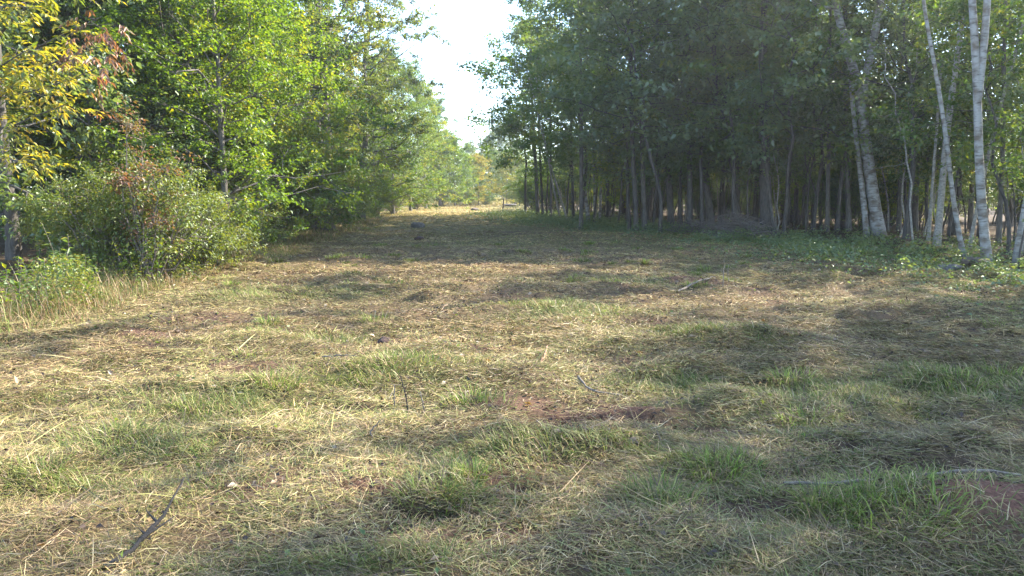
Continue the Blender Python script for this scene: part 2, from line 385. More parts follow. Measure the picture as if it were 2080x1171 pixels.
def pick(cols, n, rng, jit=.18):
    cols = np.array(cols); c = cols[rng.integers(0, len(cols), n)]
    return c * (1 + rng.normal(0, jit, (n, 1))).clip(.5, 1.6)
STRAW = [(.42, .305, .16), (.34, .24, .12), (.54, .425, .255), (.23, .155, .095), (.38, .27, .14), (.17, .11, .075), (.31, .26, .105), (.27, .235, .09), (.20, .15, .105), (.13, .085, .06)]
GRN = [(.13, .17, .035), (.17, .20, .05), (.10, .14, .03), (.22, .23, .06), (.15, .18, .05), (.28, .26, .09)]

rg = np.random.default_rng(5)
x, y = scatter([(2.3, 5, 460000), (5, 9, 520000), (9, 16, 380000), (16, 30, 320000), (30, 60, 240000), (60, 104, 110000)], rg)
g = green_f(x, y); b = bare_f(x, y)
inside = (x > edge_left(y) - .8) & (x < edge_right(y) + .6)
keep = inside & (rg.uniform(0, 1, len(x)) < (1 - .82 * b) * (1 - .45 * g)) & (rg.uniform(0, 1, len(x)) < .25 + .85 * sstep(.32, .58, fbm(x / .33, y / .4, 61, 2)))
keep &= rg.uniform(0, 1, len(x)) > 1.05 * blob(x, y, MOUND[0][0], MOUND[0][1], .60, .34)
for cx, c2, rx, ry, a in HOLES: keep &= rg.uniform(0, 1, len(x)) > .9 * blob(x, y, cx, c2, rx, ry)
x, y, g = x[keep], y[keep], g[keep]; n = len(x)
long_ = rg.uniform(0, 1, n) < .005
th = vnoise(x / 1.1, y / 1.1, 21) * 6.3 + rg.normal(0, 1.3, n)
W = (.0011 + .00042 * y) * rg.uniform(.6, 1.4, n); Ln = (.03 + .11 * rg.uniform(0, 1, n) ** 1.8) * (1 + .02 * y)
Ln = np.where(long_, rg.uniform(.18, .42, n), Ln); W = np.where(long_, W * 1.5, W)
col = pick(STRAW, n, rg)
mixg = (rg.uniform(0, 1, n) < .12 + .30 * g)[:, None]
col = np.where(mixg, pick([(.26, .25, .09), (.20, .21, .07), (.30, .29, .12)], n, rg), col)
tint = fbm(x / 1.4, y / 1.4, 35, 2)[:, None]
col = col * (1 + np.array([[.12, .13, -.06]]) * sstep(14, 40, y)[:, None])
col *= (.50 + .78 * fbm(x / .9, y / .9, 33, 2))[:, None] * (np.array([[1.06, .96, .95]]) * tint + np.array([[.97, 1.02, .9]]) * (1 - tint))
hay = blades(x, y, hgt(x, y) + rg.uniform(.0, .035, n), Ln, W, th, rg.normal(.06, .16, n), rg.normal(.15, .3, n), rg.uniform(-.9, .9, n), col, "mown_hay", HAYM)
# long loose stalks among the cut hay
tag(obj("mown_hay", hay), "dry mown hay lying matted over the whole clearing", "hay", kind="stuff")

x, y = scatter([(2.3, 5, 110000), (5, 9, 140000), (9, 16, 140000), (16, 30, 110000), (30, 60, 50000), (60, 104, 24000)], rg)
g = green_f(x, y); b = bare_f(x, y)
inside = (x > edge_left(y) - 1.2) & (x < edge_right(y) + 1.5)
tuft = fbm(x / .22, y / .22, 91, 2)
keep = inside & (rg.uniform(0, 1, len(x)) < (1 - .9 * b) * (.10 + .9 * g) * sstep(.3, .62, tuft + .22 * g))
x, y, g, tuft = x[keep], y[keep], g[keep], tuft[keep]; n = len(x)
th = vnoise(x / .8, y / .8, 23) * 6.3 + rg.normal(0, 1.2, n)
gp_ = np.zeros(n)
for cx, c2, rx, ry in GREEN: gp_ = np.maximum(gp_, blob(x, y, cx, c2, rx, ry))
W = (.0024 + .0004 * y) * rg.uniform(.6, 1.4, n); Ln = rg.uniform(.03, .09, n) * (.8 + .5 * g + .7 * gp_) * (1 + .012 * y)
col = pick(GRN, n, rg); dry = (rg.uniform(0, 1, n) < .3)[:, None]
col = np.where(dry, pick(STRAW, n, rg), col)
# discrete tufts of taller bright grass
TF = [gat(a, b) for a, b in [(920, 1000), (960, 990), (890, 1030), (760, 780), (800, 765), (1800, 1040), (1740, 1060), (1850, 1060), (1690, 1080), (1900, 1090), (1430, 690), (1400, 700), (1250, 585), (1370, 1060), (1340, 1040), (1700, 800), (1950, 780),
      (720, 570), (1120, 640), (560, 800), (400, 840), (420, 860), (1660, 1050), (1760, 1000), (1480, 960), (1455, 985), (250, 920), (840, 750), (1830, 1110), (2040, 760), (1590, 880), (1640, 850), (100, 985)]]
rt = np.random.default_rng(99)
for _ in range(90):
    yy = math.sqrt(rt.uniform(2.5 ** 2, 24 ** 2)); TF.append((rt.uniform(-1, 1) * (.7 * yy + .5), yy))
ex = []
for cx, c2 in TF:
    m = int(rt.integers(60, 240)); rad = rt.uniform(.05, .16); a = rt.uniform(0, 6.28, m); q = rad * rt.uniform(0, 1, m) ** .5
    big = rt.uniform(.08, .21)
    ex.append(np.stack([cx + 1.5 * q * np.cos(a), c2 + q * np.sin(a), a + rt.normal(0, .7, m), big * rt.uniform(.4, 1.1, m), np.full(m, rt.uniform(0, 1))], 1))
ex = np.vstack(ex); ex = ex[(ex[:, 0] > edge_left(ex[:, 1]) - .5)]; m = len(ex)
tcol = pick([(.13, .19, .03), (.18, .24, .04), (.22, .27, .05), (.28, .30, .07), (.10, .15, .03)], m, rt) * (.8 + .5 * ex[:, 4:5])
tcol = np.where(rt.uniform(0, 1, (m, 1)) < .28, pick(STRAW, m, rt), tcol)
x = np.r_[x, ex[:, 0]]; y = np.r_[y, ex[:, 1]]; th = np.r_[th, ex[:, 2]]; Ln = np.r_[Ln, ex[:, 3]]; W = np.r_[W, (.0026 + .0004 * ex[:, 1]) * rt.uniform(.6, 1.4, m)]
gp_ = np.r_[gp_, rt.uniform(.6, 1.8, m)]; col = np.vstack([col, tcol]); n = len(x)
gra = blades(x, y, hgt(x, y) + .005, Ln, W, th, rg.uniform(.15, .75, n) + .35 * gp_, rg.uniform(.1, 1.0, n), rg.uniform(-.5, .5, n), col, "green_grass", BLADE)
tag(obj("green_grass", gra), "short green grass growing up through the hay", "grass", kind="stuff")

# tall dry grass along the left edge, and the pale field behind the far trees
m_ = 90000
y = 4 + 40 * rg.uniform(0, 1, m_) ** 1.6; off = rg.normal(0, 1, m_)
x = edge_left(y) - .5 + .55 * off + .75 * sstep(15, 19, y)
w_ = fbm(x / .7, y / .9, 15, 2)
keep = (rg.uniform(0, 1, m_) < sstep(.30, .55, w_)) & (x < edge_left(y) + .5 + .8 * sstep(15, 19, y))
x, y = x[keep], y[keep]; n = len(x)
tall = sstep(.5, -.6, x - edge_left(y)) * np.interp(y, [0, 10, 20, 45], [1, 1, .8, .6])
col = pick([(.38, .26, .14), (.34, .21, .12), (.26, .16, .09), (.44, .34, .20), (.20, .20, .06), (.14, .17, .04), (.32, .22, .11), (.12, .15, .04), (.16, .19, .05), (.22, .24, .07)], n, rg) * (.6 + .8 * vnoise(x / .35, y / .35, 19))[:, None]
tg = blades(x, y, hgt(x, y) - .01, (.12 + .55 * rg.uniform(0, 1, n) ** 1.4) * (.35 + .65 * tall), (.003 + .0004 * y) * rg.uniform(.6, 1.3, n), rg.uniform(0, 6.28, n), rg.uniform(.55, 1.5, n), rg.uniform(.1, 1.1, n), rg.uniform(-.4, .4, n), col, "tall_dry_grass", BLADE)
tag(obj("tall_dry_grass", tg), "tall tan uncut grass fringing the left thicket", "grass", kind="stuff")
m_ = 26000
x = rg.uniform(-40, 25, m_); y = 99 + 40 * rg.uniform(0, 1, m_) ** 1.5
col = pick([(.52, .42, .18), (.44, .36, .14), (.36, .33, .11), (.55, .47, .25)], m_, rg)
fg = blades(x, y, hgt(x, y) - .02, rg.uniform(.5, 1.1, m_), rg.uniform(.03, .07, m_), rg.uniform(0, 6.28, m_), rg.uniform(1.0, 1.5, m_), rg.uniform(.1, .6, m_), rg.uniform(-.3, .3, m_), col, "field_grass", BLADE)
tag(obj("field_grass", fg), "pale sunlit field grass beyond the end of the clearing", "grass", kind="stuff")

# ------------------------------------------------------------------ leaves
def leafmesh(name, P, D, Nn, Ln, Wd, clump, mat, rng, fold=.18, tone=None):
    """Leaves as folded diamonds: P base points, D leaf axis, Nn approximate normal."""
    n = len(P)
    D = D / (np.linalg.norm(D, axis=1)[:, None] + 1e-9)
    S = np.cross(D, Nn); S /= np.linalg.norm(S, axis=1)[:, None] + 1e-9
    U = np.cross(S, D)
    Ln = Ln[:, None]; Wd = Wd[:, None]
    mid = P + D * Ln * .42 + U * Ln * .04
    tip = P + D * Ln - U * Ln * .10
    V = np.stack([P, mid + S * Wd * .5 + U * Wd * fold, tip, mid - S * Wd * .5 + U * Wd * fold], 1).reshape(-1, 3)
    i = np.arange(n)[:, None] * 4
    t = np.concatenate([i + np.array([[0, 1, 2]]), i + np.array([[0, 2, 3]])], 0)
    tone = rng.uniform(0, 1, n) if tone is None else tone
    return mesh(name, V, None, t, mat, False, fattr={"tone": np.r_[tone, tone], "clump": np.r_[clump, clump]})
class Plant:
    def __init__(s, seed):
        s.r = np.random.default_rng(seed); s.w = Wood(); s.tw = []; s.k = 0
    def limb(s, P, r0, r1, k=6):
        s.w.add(P, np.linspace(r0, r1, len(P)), k)
    def ramify(s, P, L, r0, nsub, t0=.14, sub_l=.38, ntw=6, tw_l=.45, flat=.45, wood=True):
        """Side shoots along limb P, each carrying leafy twigs."""
        r = s.r; n = len(P)
        for j in range(nsub):
            t = t0 + (1 - t0) * (j + r.uniform(.1, .9)) / nsub
            f = t * (n - 1); i = min(int(f), n - 2); b = P[i] + (P[i + 1] - P[i]) * (f - i)
            ax = P[i + 1] - P[i]; ax = ax / (np.linalg.norm(ax) + 1e-9)
            v = r.normal(0, 1, 3); v[2] *= flat; v -= ax * v.dot(ax) * .6; v /= np.linalg.norm(v) + 1e-9
            d = v * .8 + ax * r.uniform(.2, .8); d[2] += .08; d /= np.linalg.norm(d)
            l = L * sub_l * r.uniform(.6, 1.2) * (1.15 - .6 * t)
            Q = wiggle(b, b + d * l, 4, l * .12, r, -.04 * l)
            if wood: s.limb(Q, max(r0 * .35, .004), .003, 3)
            s.k += 1; c = r.uniform(0, 1)
            for m in range(ntw):
                u = r.uniform(.15, 1) ** .8; ff = u * 3; a = min(int(ff), 2); bb = Q[a] + (Q[a + 1] - Q[a]) * (ff - a)
                v2 = r.normal(0, 1, 3); v2[2] = v2[2] * .45 - .08; v2 /= np.linalg.norm(v2) + 1e-9
                v2 = v2 + d * .5
                s.tw.append((bb, bb + v2 * tw_l * r.uniform(.5, 1.2), c))
        # the limb's own end
        e = P[-1]; ax = P[-1] - P[-2]; ax /= np.linalg.norm(ax) + 1e-9; c = r.uniform(0, 1)
        for m in range(ntw):
            v2 = r.normal(0, .6, 3) + ax; s.tw.append((e - ax * .1, e + v2 * tw_l * r.uniform(.4, .9), c))
    def leaves(s, name, per, ll, lw, mat, droop=.35, spread=.07, tilt=.55, zcut=None):
        r = s.r
        A = np.array([t[0] for t in s.tw]); B = np.array([t[1] for t in s.tw]); C = np.array([t[2] for t in s.tw])
        m = len(A); idx = np.repeat(np.arange(m), per); n = len(idx)
        u = r.uniform(.05, 1.05, n)[:, None]
        P = A[idx] + (B[idx] - A[idx]) * u + r.normal(0, spread, (n, 3)) * np.array([1, 1, .6])
        ax = (B - A)[idx]; ax /= np.linalg.norm(ax, axis=1)[:, None] + 1e-9
        D = r.normal(0, .8, (n, 3)) + ax * .6; D[:, 2] = D[:, 2] * .5 - droop
        Nn = np.stack([r.normal(0, tilt, n), r.normal(0, tilt, n), np.ones(n)], 1)
        Ln = ll * r.uniform(.65, 1.25, n); Wd = Ln * lw * r.uniform(.8, 1.2, n)
        if zcut is not None:
            k = P[:, 2] > zcut; P, D, Nn, Ln, Wd, idx = P[k], D[k], Nn[k], Ln[k], Wd[k], idx[k]
        return leafmesh(name, P, D, Nn, Ln, Wd, C[idx], mat, r)

def tree_proto(seed, H, r0, cb, spread, nl, per, ll, lw=.62, up=(.25, 1.0), prof="oval", lean=(0, 0), wob=.25, nsub=6, ntw=6, tw=.45, leafmat=None, bark=None, k=8, topr=.12, onesided=None):
    p = Plant(seed); r = p.r
    n = 14; t = np.linspace(0, 1, n)
    w = np.cumsum(r.normal(0, 1, (n, 2)), 0); w -= w[0]; w *= wob / n ** .5
    P = np.stack([w[:, 0] * t + lean[0] * t, w[:, 1] * t + lean[1] * t, -.15 + (H + .15) * t], 1)
    rad = r0 * ((1 - t) ** .8 * (1 - topr) + topr * .5); rad[0] *= 1.35; rad[1] *= 1.05
    p.w.add(P, rad, k)
    ga = r.uniform(0, 6.28)
    for i in range(nl):
        h = cb + (1 - cb) * ((i + r.uniform(0, 1)) / nl) ** .9
        h = min(h, .985)
        f = h * (n - 1); a = min(int(f), n - 2); b = P[a] + (P[a + 1] - P[a]) * (f - a)
        q = (h - cb) / (1 - cb)
        if prof == "oval": pr = math.sin(math.pi * (.16 + .80 * q)) ** .7
        elif prof == "cone": pr = 1.05 - .85 * q
        elif prof == "skirt": pr = (1.0 - .72 * q ** 1.6)
        else: pr = .55 + .6 * math.sin(math.pi * q)
        ga += 2.4 + r.normal(0, .35)
        L = spread * pr * r.uniform(.65, 1.25)
        if onesided is not None:
            L *= .75 + .45 * math.cos(ga - onesided)
        el = up[0] + (up[1] - up[0]) * q + r.normal(0, .14)
        d = np.array([math.cos(ga) * math.cos(el), math.sin(ga) * math.cos(el), math.sin(el)])
        Q = wiggle(b, b + d * L, 6, L * .16, r, .05 * L)
        rr = max(.012, r0 * .38 * (1 - h) ** .6 * (L / spread) ** .5)
        p.limb(Q, rr, .006, 5)
        p.ramify(Q, L, rr, nsub, ntw=ntw, tw_l=tw)
    wm = p.w.mesh("trunk", bark); lm = p.leaves("crown", per, ll, lw, leafmat)
    return wm, lm
def shrub_proto(seed, H, spread, ns, per, ll, lw=.55, nsub=7, ntw=6, tw=.32, base=.25, leafmat=None, bark=None, r0=.02, lo=.12, arch=.12, flat=.8):
    p = Plant(seed); r = p.r
    for i in range(ns):
        a = r.uniform(0, 6.28); b = np.array([math.cos(a), math.sin(a), 0]) * base * r.uniform(0, 1) ** .5
        out = spread * r.uniform(.25, 1.0); h = H * (1.08 - .55 * (out / spread) ** 1.7) * r.uniform(.5, 1.12)
        e = np.array([math.cos(a) * out, math.sin(a) * out, h]); b[2] = -.06
        Q = wiggle(b, e, 7, H * .09, r, arch * H)
        p.limb(Q, r0 * r.uniform(.6, 1.2), .004, 5)
        p.ramify(Q, H, r0, nsub, t0=lo, sub_l=.34, ntw=ntw, tw_l=tw, flat=flat)
    return p.w.mesh("stem", bark), p.leaves("foliage", per, ll, lw, leafmat, spread=.05)

def place(name, label, cat, proto, x, y, s=1.0, rot=None, leafm=None, barkm=None, group=None, tilt=(0, 0), parts=("trunk", "crown"), zs=1.0, dz=-.02):
    o = empty(name, (x, y, float(hgt(x, y)) + dz), R.uniform(0, 6.28) if rot is None else rot, s)
    o.scale = (s, s, s * zs)
    o.rotation_euler[0] = tilt[0]; o.rotation_euler[1] = tilt[1]
    tag(o, label, cat, group)
    obj(parts[0], proto[0], o, mat=barkm); obj(parts[1], proto[1], o, mat=leafm)
    return o

EDGE = [tree_proto(100 + i, 11.5, .13, .08, 4.1, 52, 12, .125, leafmat=G_MID, bark=BARK, prof="skirt", up=(.05, 1.1), nsub=7, ntw=6, tw=.5) for i in range(3)]
OAK = [tree_proto(120 + i, 13.5, .22, .16, 4.2, 44, 18, .13, .5, leafmat=G_OAK, bark=BARK, prof="oval", up=(.15, 1.1), nsub=7, ntw=6, tw=.45, wob=.8) for i in range(2)]
WOODT = [tree_proto(140 + i, 13.0, .11, .22, 2.9, 38, 6, .12, leafmat=G_BLUE, bark=BARKD, prof="oval", up=(.0, 1.0), nsub=6, ntw=6, tw=.5, wob=.9) for i in range(5)]
SAPL = [tree_proto(160 + i, 5.0, .035, .30, 1.25, 15, 7, .10, leafmat=G_BLUE, bark=BARKD, prof="oval", up=(.1, .9), nsub=4, ntw=4, tw=.3, wob=.5, k=5) for i in range(4)]
SMALL = [tree_proto(180 + i, 6.5, .075, .07, 2.5, 32, 12, .13, leafmat=G_BRIGHT, bark=BARK, prof="oval", up=(.2, 1.1), nsub=5, ntw=6, tw=.42, wob=.5) for i in range(2)]
UNDER = [tree_proto(190 + i, 7.0, .06, .34, 2.5, 26, 5, .14, leafmat=G_BLUE, bark=BARKD, prof='oval', up=(-.15, .7), nsub=6, ntw=6, tw=.42, wob=.8, k=6) for i in range(3)]
SHRUB = [shrub_proto(200 + i, 2.3, 1.5, 30, 9, .068, .5, leafmat=G_OLIVE, bark=TWIG, nsub=7, ntw=6, tw=.22) for i in range(3)]
BIGSH = [shrub_proto(220 + i, 4.2, 2.5, 34, 11, .095, .5, leafmat=G_OLIVE, bark=TWIG, nsub=9, ntw=7, tw=.42, r0=.03) for i in range(2)]
POLE = []
for i in range(4):
    p = Plant(240 + i); r = p.r
    P = wiggle((0, 0, -.1), (r.normal(0, .4), r.normal(0, .4), 6.5), 12, .35, r); p.w.add(P, np.linspace(.03, .008, 12), 5)
    for j in range(7):
        a = r.integers(3, 11); d = r.normal(0, 1, 3); d[2] = abs(d[2]) * .5; d /= np.linalg.norm(d)
        Q = wiggle(P[a], P[a] + d * r.uniform(.4, 1.3), 5, .12, r); p.limb(Q, .009, .003, 3)
        if a > 5: p.ramify(Q, 1.0, .006, 3, ntw=3, tw_l=.25)
    POLE.append((p.w.mesh("trunk", BARKD), p.leaves("crown", 6, .09, .6, G_BLUE)))

# ------------------------------------------------------------------ left side trees: (px, depth, extra x, proto, scale, leaf, name, label)
def xat(px, d): return (px - 1040.0) / F_PX * d / 1.0
LT = [
    (395, 21.5, EDGE[0], 1.0, G_BRIGHT, "maple_tree", "tall bright yellow-green maple behind the reddish topped shrub"),
    (205, 21.0, EDGE[1], 1.0, G_DEEP, "broadleaf_tree", "dark green shaded tree behind the yellowing ash boughs"),
    (320, 24.0, EDGE[2], 1.15, G_MID, "broadleaf_tree", "mid green tree rising between the dark tree and the bright maple"),
    (462, 18.6, EDGE[2], .74, G_BRIGHT, "maple_tree", "low bright maple bough overhanging the mown grass beside the olive shrub"),
    (530, 22.5, EDGE[1], .72, G_BRIGHT, "broadleaf_tree", "small green tree between the low bright maple and the grey-leaved shrub"),
    (560, 26.0, EDGE[1], 1.05, G_MID, "broadleaf_tree", "mid green tree just right of the bright maple, top out of frame"),
    (668, 31.0, OAK[0], 1.12, G_OAK, "oak_tree", "big grey-green oak with open spreading top against the sky"),
    (735, 41.0, OAK[1], 1.0, G_OAK, "oak_tree", "second grey-green oak just beyond the first, nearer the sky gap"),
    (655, 36.5, EDGE[2], .85, G_BRIGHT, "broadleaf_tree", "yellow-green tree under the oak with boughs to the ground"),
    (690, 44.0, EDGE[0], .85, G_OAK, "broadleaf_tree", "grey-green tree on the left edge beyond the oak"),
    (765, 50.0, EDGE[1], .85, G_BRIGHT, "broadleaf_tree", "sunny yellow-green tree on the left edge near midway"),
    (800, 57.0, EDGE[2], 1.0, G_MID, "broadleaf_tree", "mid green tree on the left edge past midway"),
    (835, 66.0, EDGE[0], 1.02, G_MID, "broadleaf_tree", "green tree on the left edge, two before the small far end trees"),
    (866, 76.0, EDGE[1], 1.02, G_BRIGHT, "broadleaf_tree", "light green tree on the left edge just before the small far end trees"),
    (895, 88.0, EDGE[2], 1.0, G_MID, "broadleaf_tree", "farthest green tree of the left edge, behind the small far end trees"),
]
for i, (px, d, pr, s, lm, nm, lab) in enumerate(LT):
    t_ = place(nm, lab, "tree", pr, xat(px, d), d, s, leafm=lm)
    if px in (462, 530): t_.rotation_euler[2] += 2.6
SH = [
    (300, 13.4, SHRUB[0], 1.0, G_OLIVE, "dense olive shrub with small leaves under the rust red sprays"),
    (150, 14.4, SHRUB[1], .68, G_OLIVE, "olive shrub between the grey ash trunk and the larger shrub"),
    (395, 15.6, SHRUB[2], .85, G_OLIVE, "low olive shrub spilling onto the mown grass below the maple"),
    (560, 24.0, BIGSH[0], .95, G_OLIVE, "tall grey-leaved shrub glinting below the mid green tree"),
    (640, 29.5, BIGSH[1], .95, G_OLIVE, "tall grey-olive shrub left of the stone with dark hollow under it"),
    (700, 35.0, BIGSH[0], .70, G_DEEP, "dark round shrub at the mown edge left of the stone"),
    (765, 50.0, BIGSH[1], .72, G_WEED, "pale green shrub with pinkish base on the left edge"),
    (800, 58.0, BIGSH[0], .75, G_BRIGHT, "yellowish shrub farther along the left edge"),
    (845, 72.0, BIGSH[1], .75, G_WEED, "pale green shrub near the far left corner"),
    (490, 19.5, SHRUB[2], .8, G_WEED, "small weedy shrub beside the tall tan grass"),
    (215, 13.4, SHRUB[2], .80, G_WEED, "brighter green shrub at the left shoulder of the large olive shrub"),
]
for px, d, pr, s, lm, lab in SH:
    place("shrub", lab, "shrub", pr, xat(px, d), d, s, leafm=lm, parts=("stem", "foliage"))
WEEDS = []
for i in range(5):
    p = Plant(280 + i); r = p.r; A = []; D = []
    for k in range(r.integers(3, 7)):
        b = np.r_[r.normal(0, .10, 2), -.03]; e = b + np.r_[r.normal(0, .18, 2), r.uniform(.6, 1.15)]
        Q = wiggle(b, e, 7, .06, r); p.limb(Q, .006, .002, 4)
        for m in range(r.integers(16, 30)):
            f = r.uniform(1.2, 6); a_ = min(int(f), 5); A.append(Q[a_] + (Q[a_ + 1] - Q[a_]) * (f - a_)); v = r.normal(0, 1, 3); v[2] = r.uniform(-.5, .5); D.append(v)
    A = np.array(A); D = np.array(D); n = len(A); Ln = r.uniform(.05, .13, n)
    WEEDS.append((p.w.mesh("stem", TWIG), leafmesh("foliage", A, D, np.stack([r.normal(0, .4, n), r.normal(0, .4, n), np.ones(n)], 1), Ln, Ln * [.3, .4, .55, .3, .45][i], r.uniform(0, 1, n), G_WEED, r)))
for i in range(64):
    d = 7.5 + 22 * R.uniform(0, 1) ** 1.3; x = float(edge_left(d)) - abs(R.normal(.1, .75)) - .1
    place("weed", "leafy knee high weed among the tan grass beside the left thicket", "weed", WEEDS[i % 5], x, d, R.uniform(.55, 1.15), leafm=[G_WEED, G_BRIGHT, G_OLIVE, G_YELL][int(R.choice(4, p=[.45, .25, .2, .1]))], group="weeds fringing the left thicket", parts=("stem", "foliage"), tilt=(R.normal(0, .12), R.normal(0, .12)))
# red sprays over the shrub
rs = shrub_proto(260, 2.8, .5, 12, 6, .07, .5, leafmat=G_RUST, bark=TWIG, nsub=4, ntw=5, tw=.22, base=.10, lo=.74)
place("dogwood_shrub", "rust red leaved dogwood rising through the olive shrub", "shrub", rs, xat(300, 12.9), 12.9, 1.0, parts=("stem", "foliage"))

# left fillers
LG = "dark green trees packed deep inside the left thicket"
k = 0
for i in range(46):
    d = R.uniform(14, 100); x = float(edge_left(d)) - R.uniform(4.5, 16)
    if abs(x) > .74 * d + 8: continue
    pr = (EDGE + OAK)[int(R.integers(0, 5))]
    place("thicket_tree", "dark green leafy tree half hidden deep inside the left thicket", "tree", pr, x, d, R.uniform(.8, 1.15), leafm=[G_MID, G_DEEP, G_OAK, G_BLUE][int(R.integers(0, 4))], group=LG)

# ash tree with pinnate, yellowing leaves at the far left
def ash():
    p = Plant(300); r = p.r; d0 = 14.5
    w = p.w
    base = at(28, 520, d0); base[2] = hgt(base[0], d0) - .1
    pts = [base, at(26, 440, d0), at(14, 380, d0), at(2, 250, d0), at(-10, 80, d0), at(-20, -150, d0), at(-25, -350, d0)]
    P = smooth_path(pts, 16); w.add(P, np.interp(np.linspace(0, 1, 16), [0, .08, 1], [.17, .125, .05]), 10)
    lv = []
    def leaf(b, d, L, c):
        d = d / np.linalg.norm(d); nlf = 7; sd = np.cross(d, [0, 0, 1.]); sd /= np.linalg.norm(sd) + 1e-9
        for j in range(nlf):
            t = (j // 2 + 1) / 4 if j < nlf - 1 else 1.05
            pos = b + d * L * t - np.array([0, 0, .25 * L * t * t])
            dd = d * .55 + sd * (1 if j % 2 else -1) * .85 if j < nlf - 1 else d.copy()
            dd = dd + np.array([0, 0, -.55]) + r.normal(0, .15, 3)
            lv.append((pos, dd, c))
    brs = [([P[7], at(60, 105, 13.2), at(150, 60, 12.4), at(205, 35, 12.0)], 22), ([P[6], at(40, 190, 12.8), at(120, 175, 12.0), at(205, 135, 11.6)], 26),
           ([P[7], at(50, 150, 13.0), at(130, 120, 12.3), at(235, 85, 12.2)], 24), ([P[5], at(20, 260, 13.0), at(70, 235, 12.2), at(130, 215, 12)], 20),
           ([P[5], at(0, 320, 13.0), at(40, 330, 12.4), at(85, 345, 12)], 16), ([P[8], at(40, 20, 13.0), at(120, -20, 12.5), at(190, -30, 12)], 22),
           ([P[6], at(-20, 150, 12), at(20, 120, 11.2), at(60, 100, 10.8)], 16), ([P[8], at(-60, 60, 12.5), at(-20, 20, 11.5), at(30, 5, 11)], 16),
           ([P[9], at(60, -60, 13), at(160, -90, 12.5)], 16), ([P[9], at(-100, -60, 13), at(-200, -90, 12.5)], 16), ([P[10], at(100, -200, 13.5), at(220, -240, 13)], 18),
           ([P[11], at(0, -300, 14), at(60, -400, 13.5)], 16), ([P[10], at(-150, -200, 15), at(-260, -260, 15)], 16)]
    lv2 = []
    for bi, (pts, m) in enumerate(brs):
        Q = smooth_path(pts, 9); p.limb(Q, .028, .006, 5)
        for j in range(m):
            t = .3 + .7 * (j + r.uniform(0, 1)) / m; f = t * 8; a = min(int(f), 7); b = Q[a] + (Q[a + 1] - Q[a]) * (f - a)
            ax = Q[a + 1] - Q[a]; ax /= np.linalg.norm(ax)
            v = r.normal(0, 1, 3); v[2] *= .4; v /= np.linalg.norm(v)
            e = b + (v * .8 + ax * .5) * r.uniform(.1, .5)
            p.limb(wiggle(b, e, 3, .03, r), .006, .003, 3)
            c = r.uniform(0, 1)
            for q in range(2):
                if bi in (0, 1, 2) and t > .84:
                    n0 = len(lv); leaf(e + r.normal(0, .05, 3), (e - b) / (np.linalg.norm(e - b) + 1e-6) + r.normal(0, .4, 3) - np.array([0, 0, .6]), .25, c); lv2.extend(lv[n0:]); del lv[n0:]; continue
                leaf(e + r.normal(0, .05, 3), (e - b) / (np.linalg.norm(e - b) + 1e-6) + r.normal(0, .6, 3), r.uniform(.22, .36), c)
    A = np.array([l[0] for l in lv]); D = np.array([l[1] for l in lv]); C = np.array([l[2] for l in lv]); n = len(A)
    Ln = r.uniform(.10, .16, n)
    cm = leafmesh("crown", A, D, np.stack([r.normal(0, .4, n), r.normal(0, .4, n), np.ones(n)], 1), Ln, Ln * .36, C, G_ASH, r, .12)
    V0 = np.array([base[0], base[1], base[2] + .1])
    A = np.array([l[0] for l in lv2]); D = np.array([l[1] for l in lv2]); C = np.array([l[2] for l in lv2]); n = len(A); Ln = r.uniform(.09, .14, n)
    dm = leafmesh("withered_leaves", A, D + np.array([0, 0, -.6]), np.stack([r.normal(0, .7, n), r.normal(0, .7, n), np.ones(n)], 1), Ln, Ln * .34, C, G_RUST, r, .3)
    wm = w.mesh("trunk", BARKD)
    o = empty("ash_tree", V0); tag(o, "ash with a grey trunk and yellowing feathery leaves at the left border", "tree")
    for nm, me in (("trunk", wm), ("crown", cm), ("withered_leaves", dm)):
        me.transform(Matrix.Translation(-Vector(V0))); q = obj(nm, me, o)
    q["label"] = "withered rust brown leaves at the bough ends"
ash()

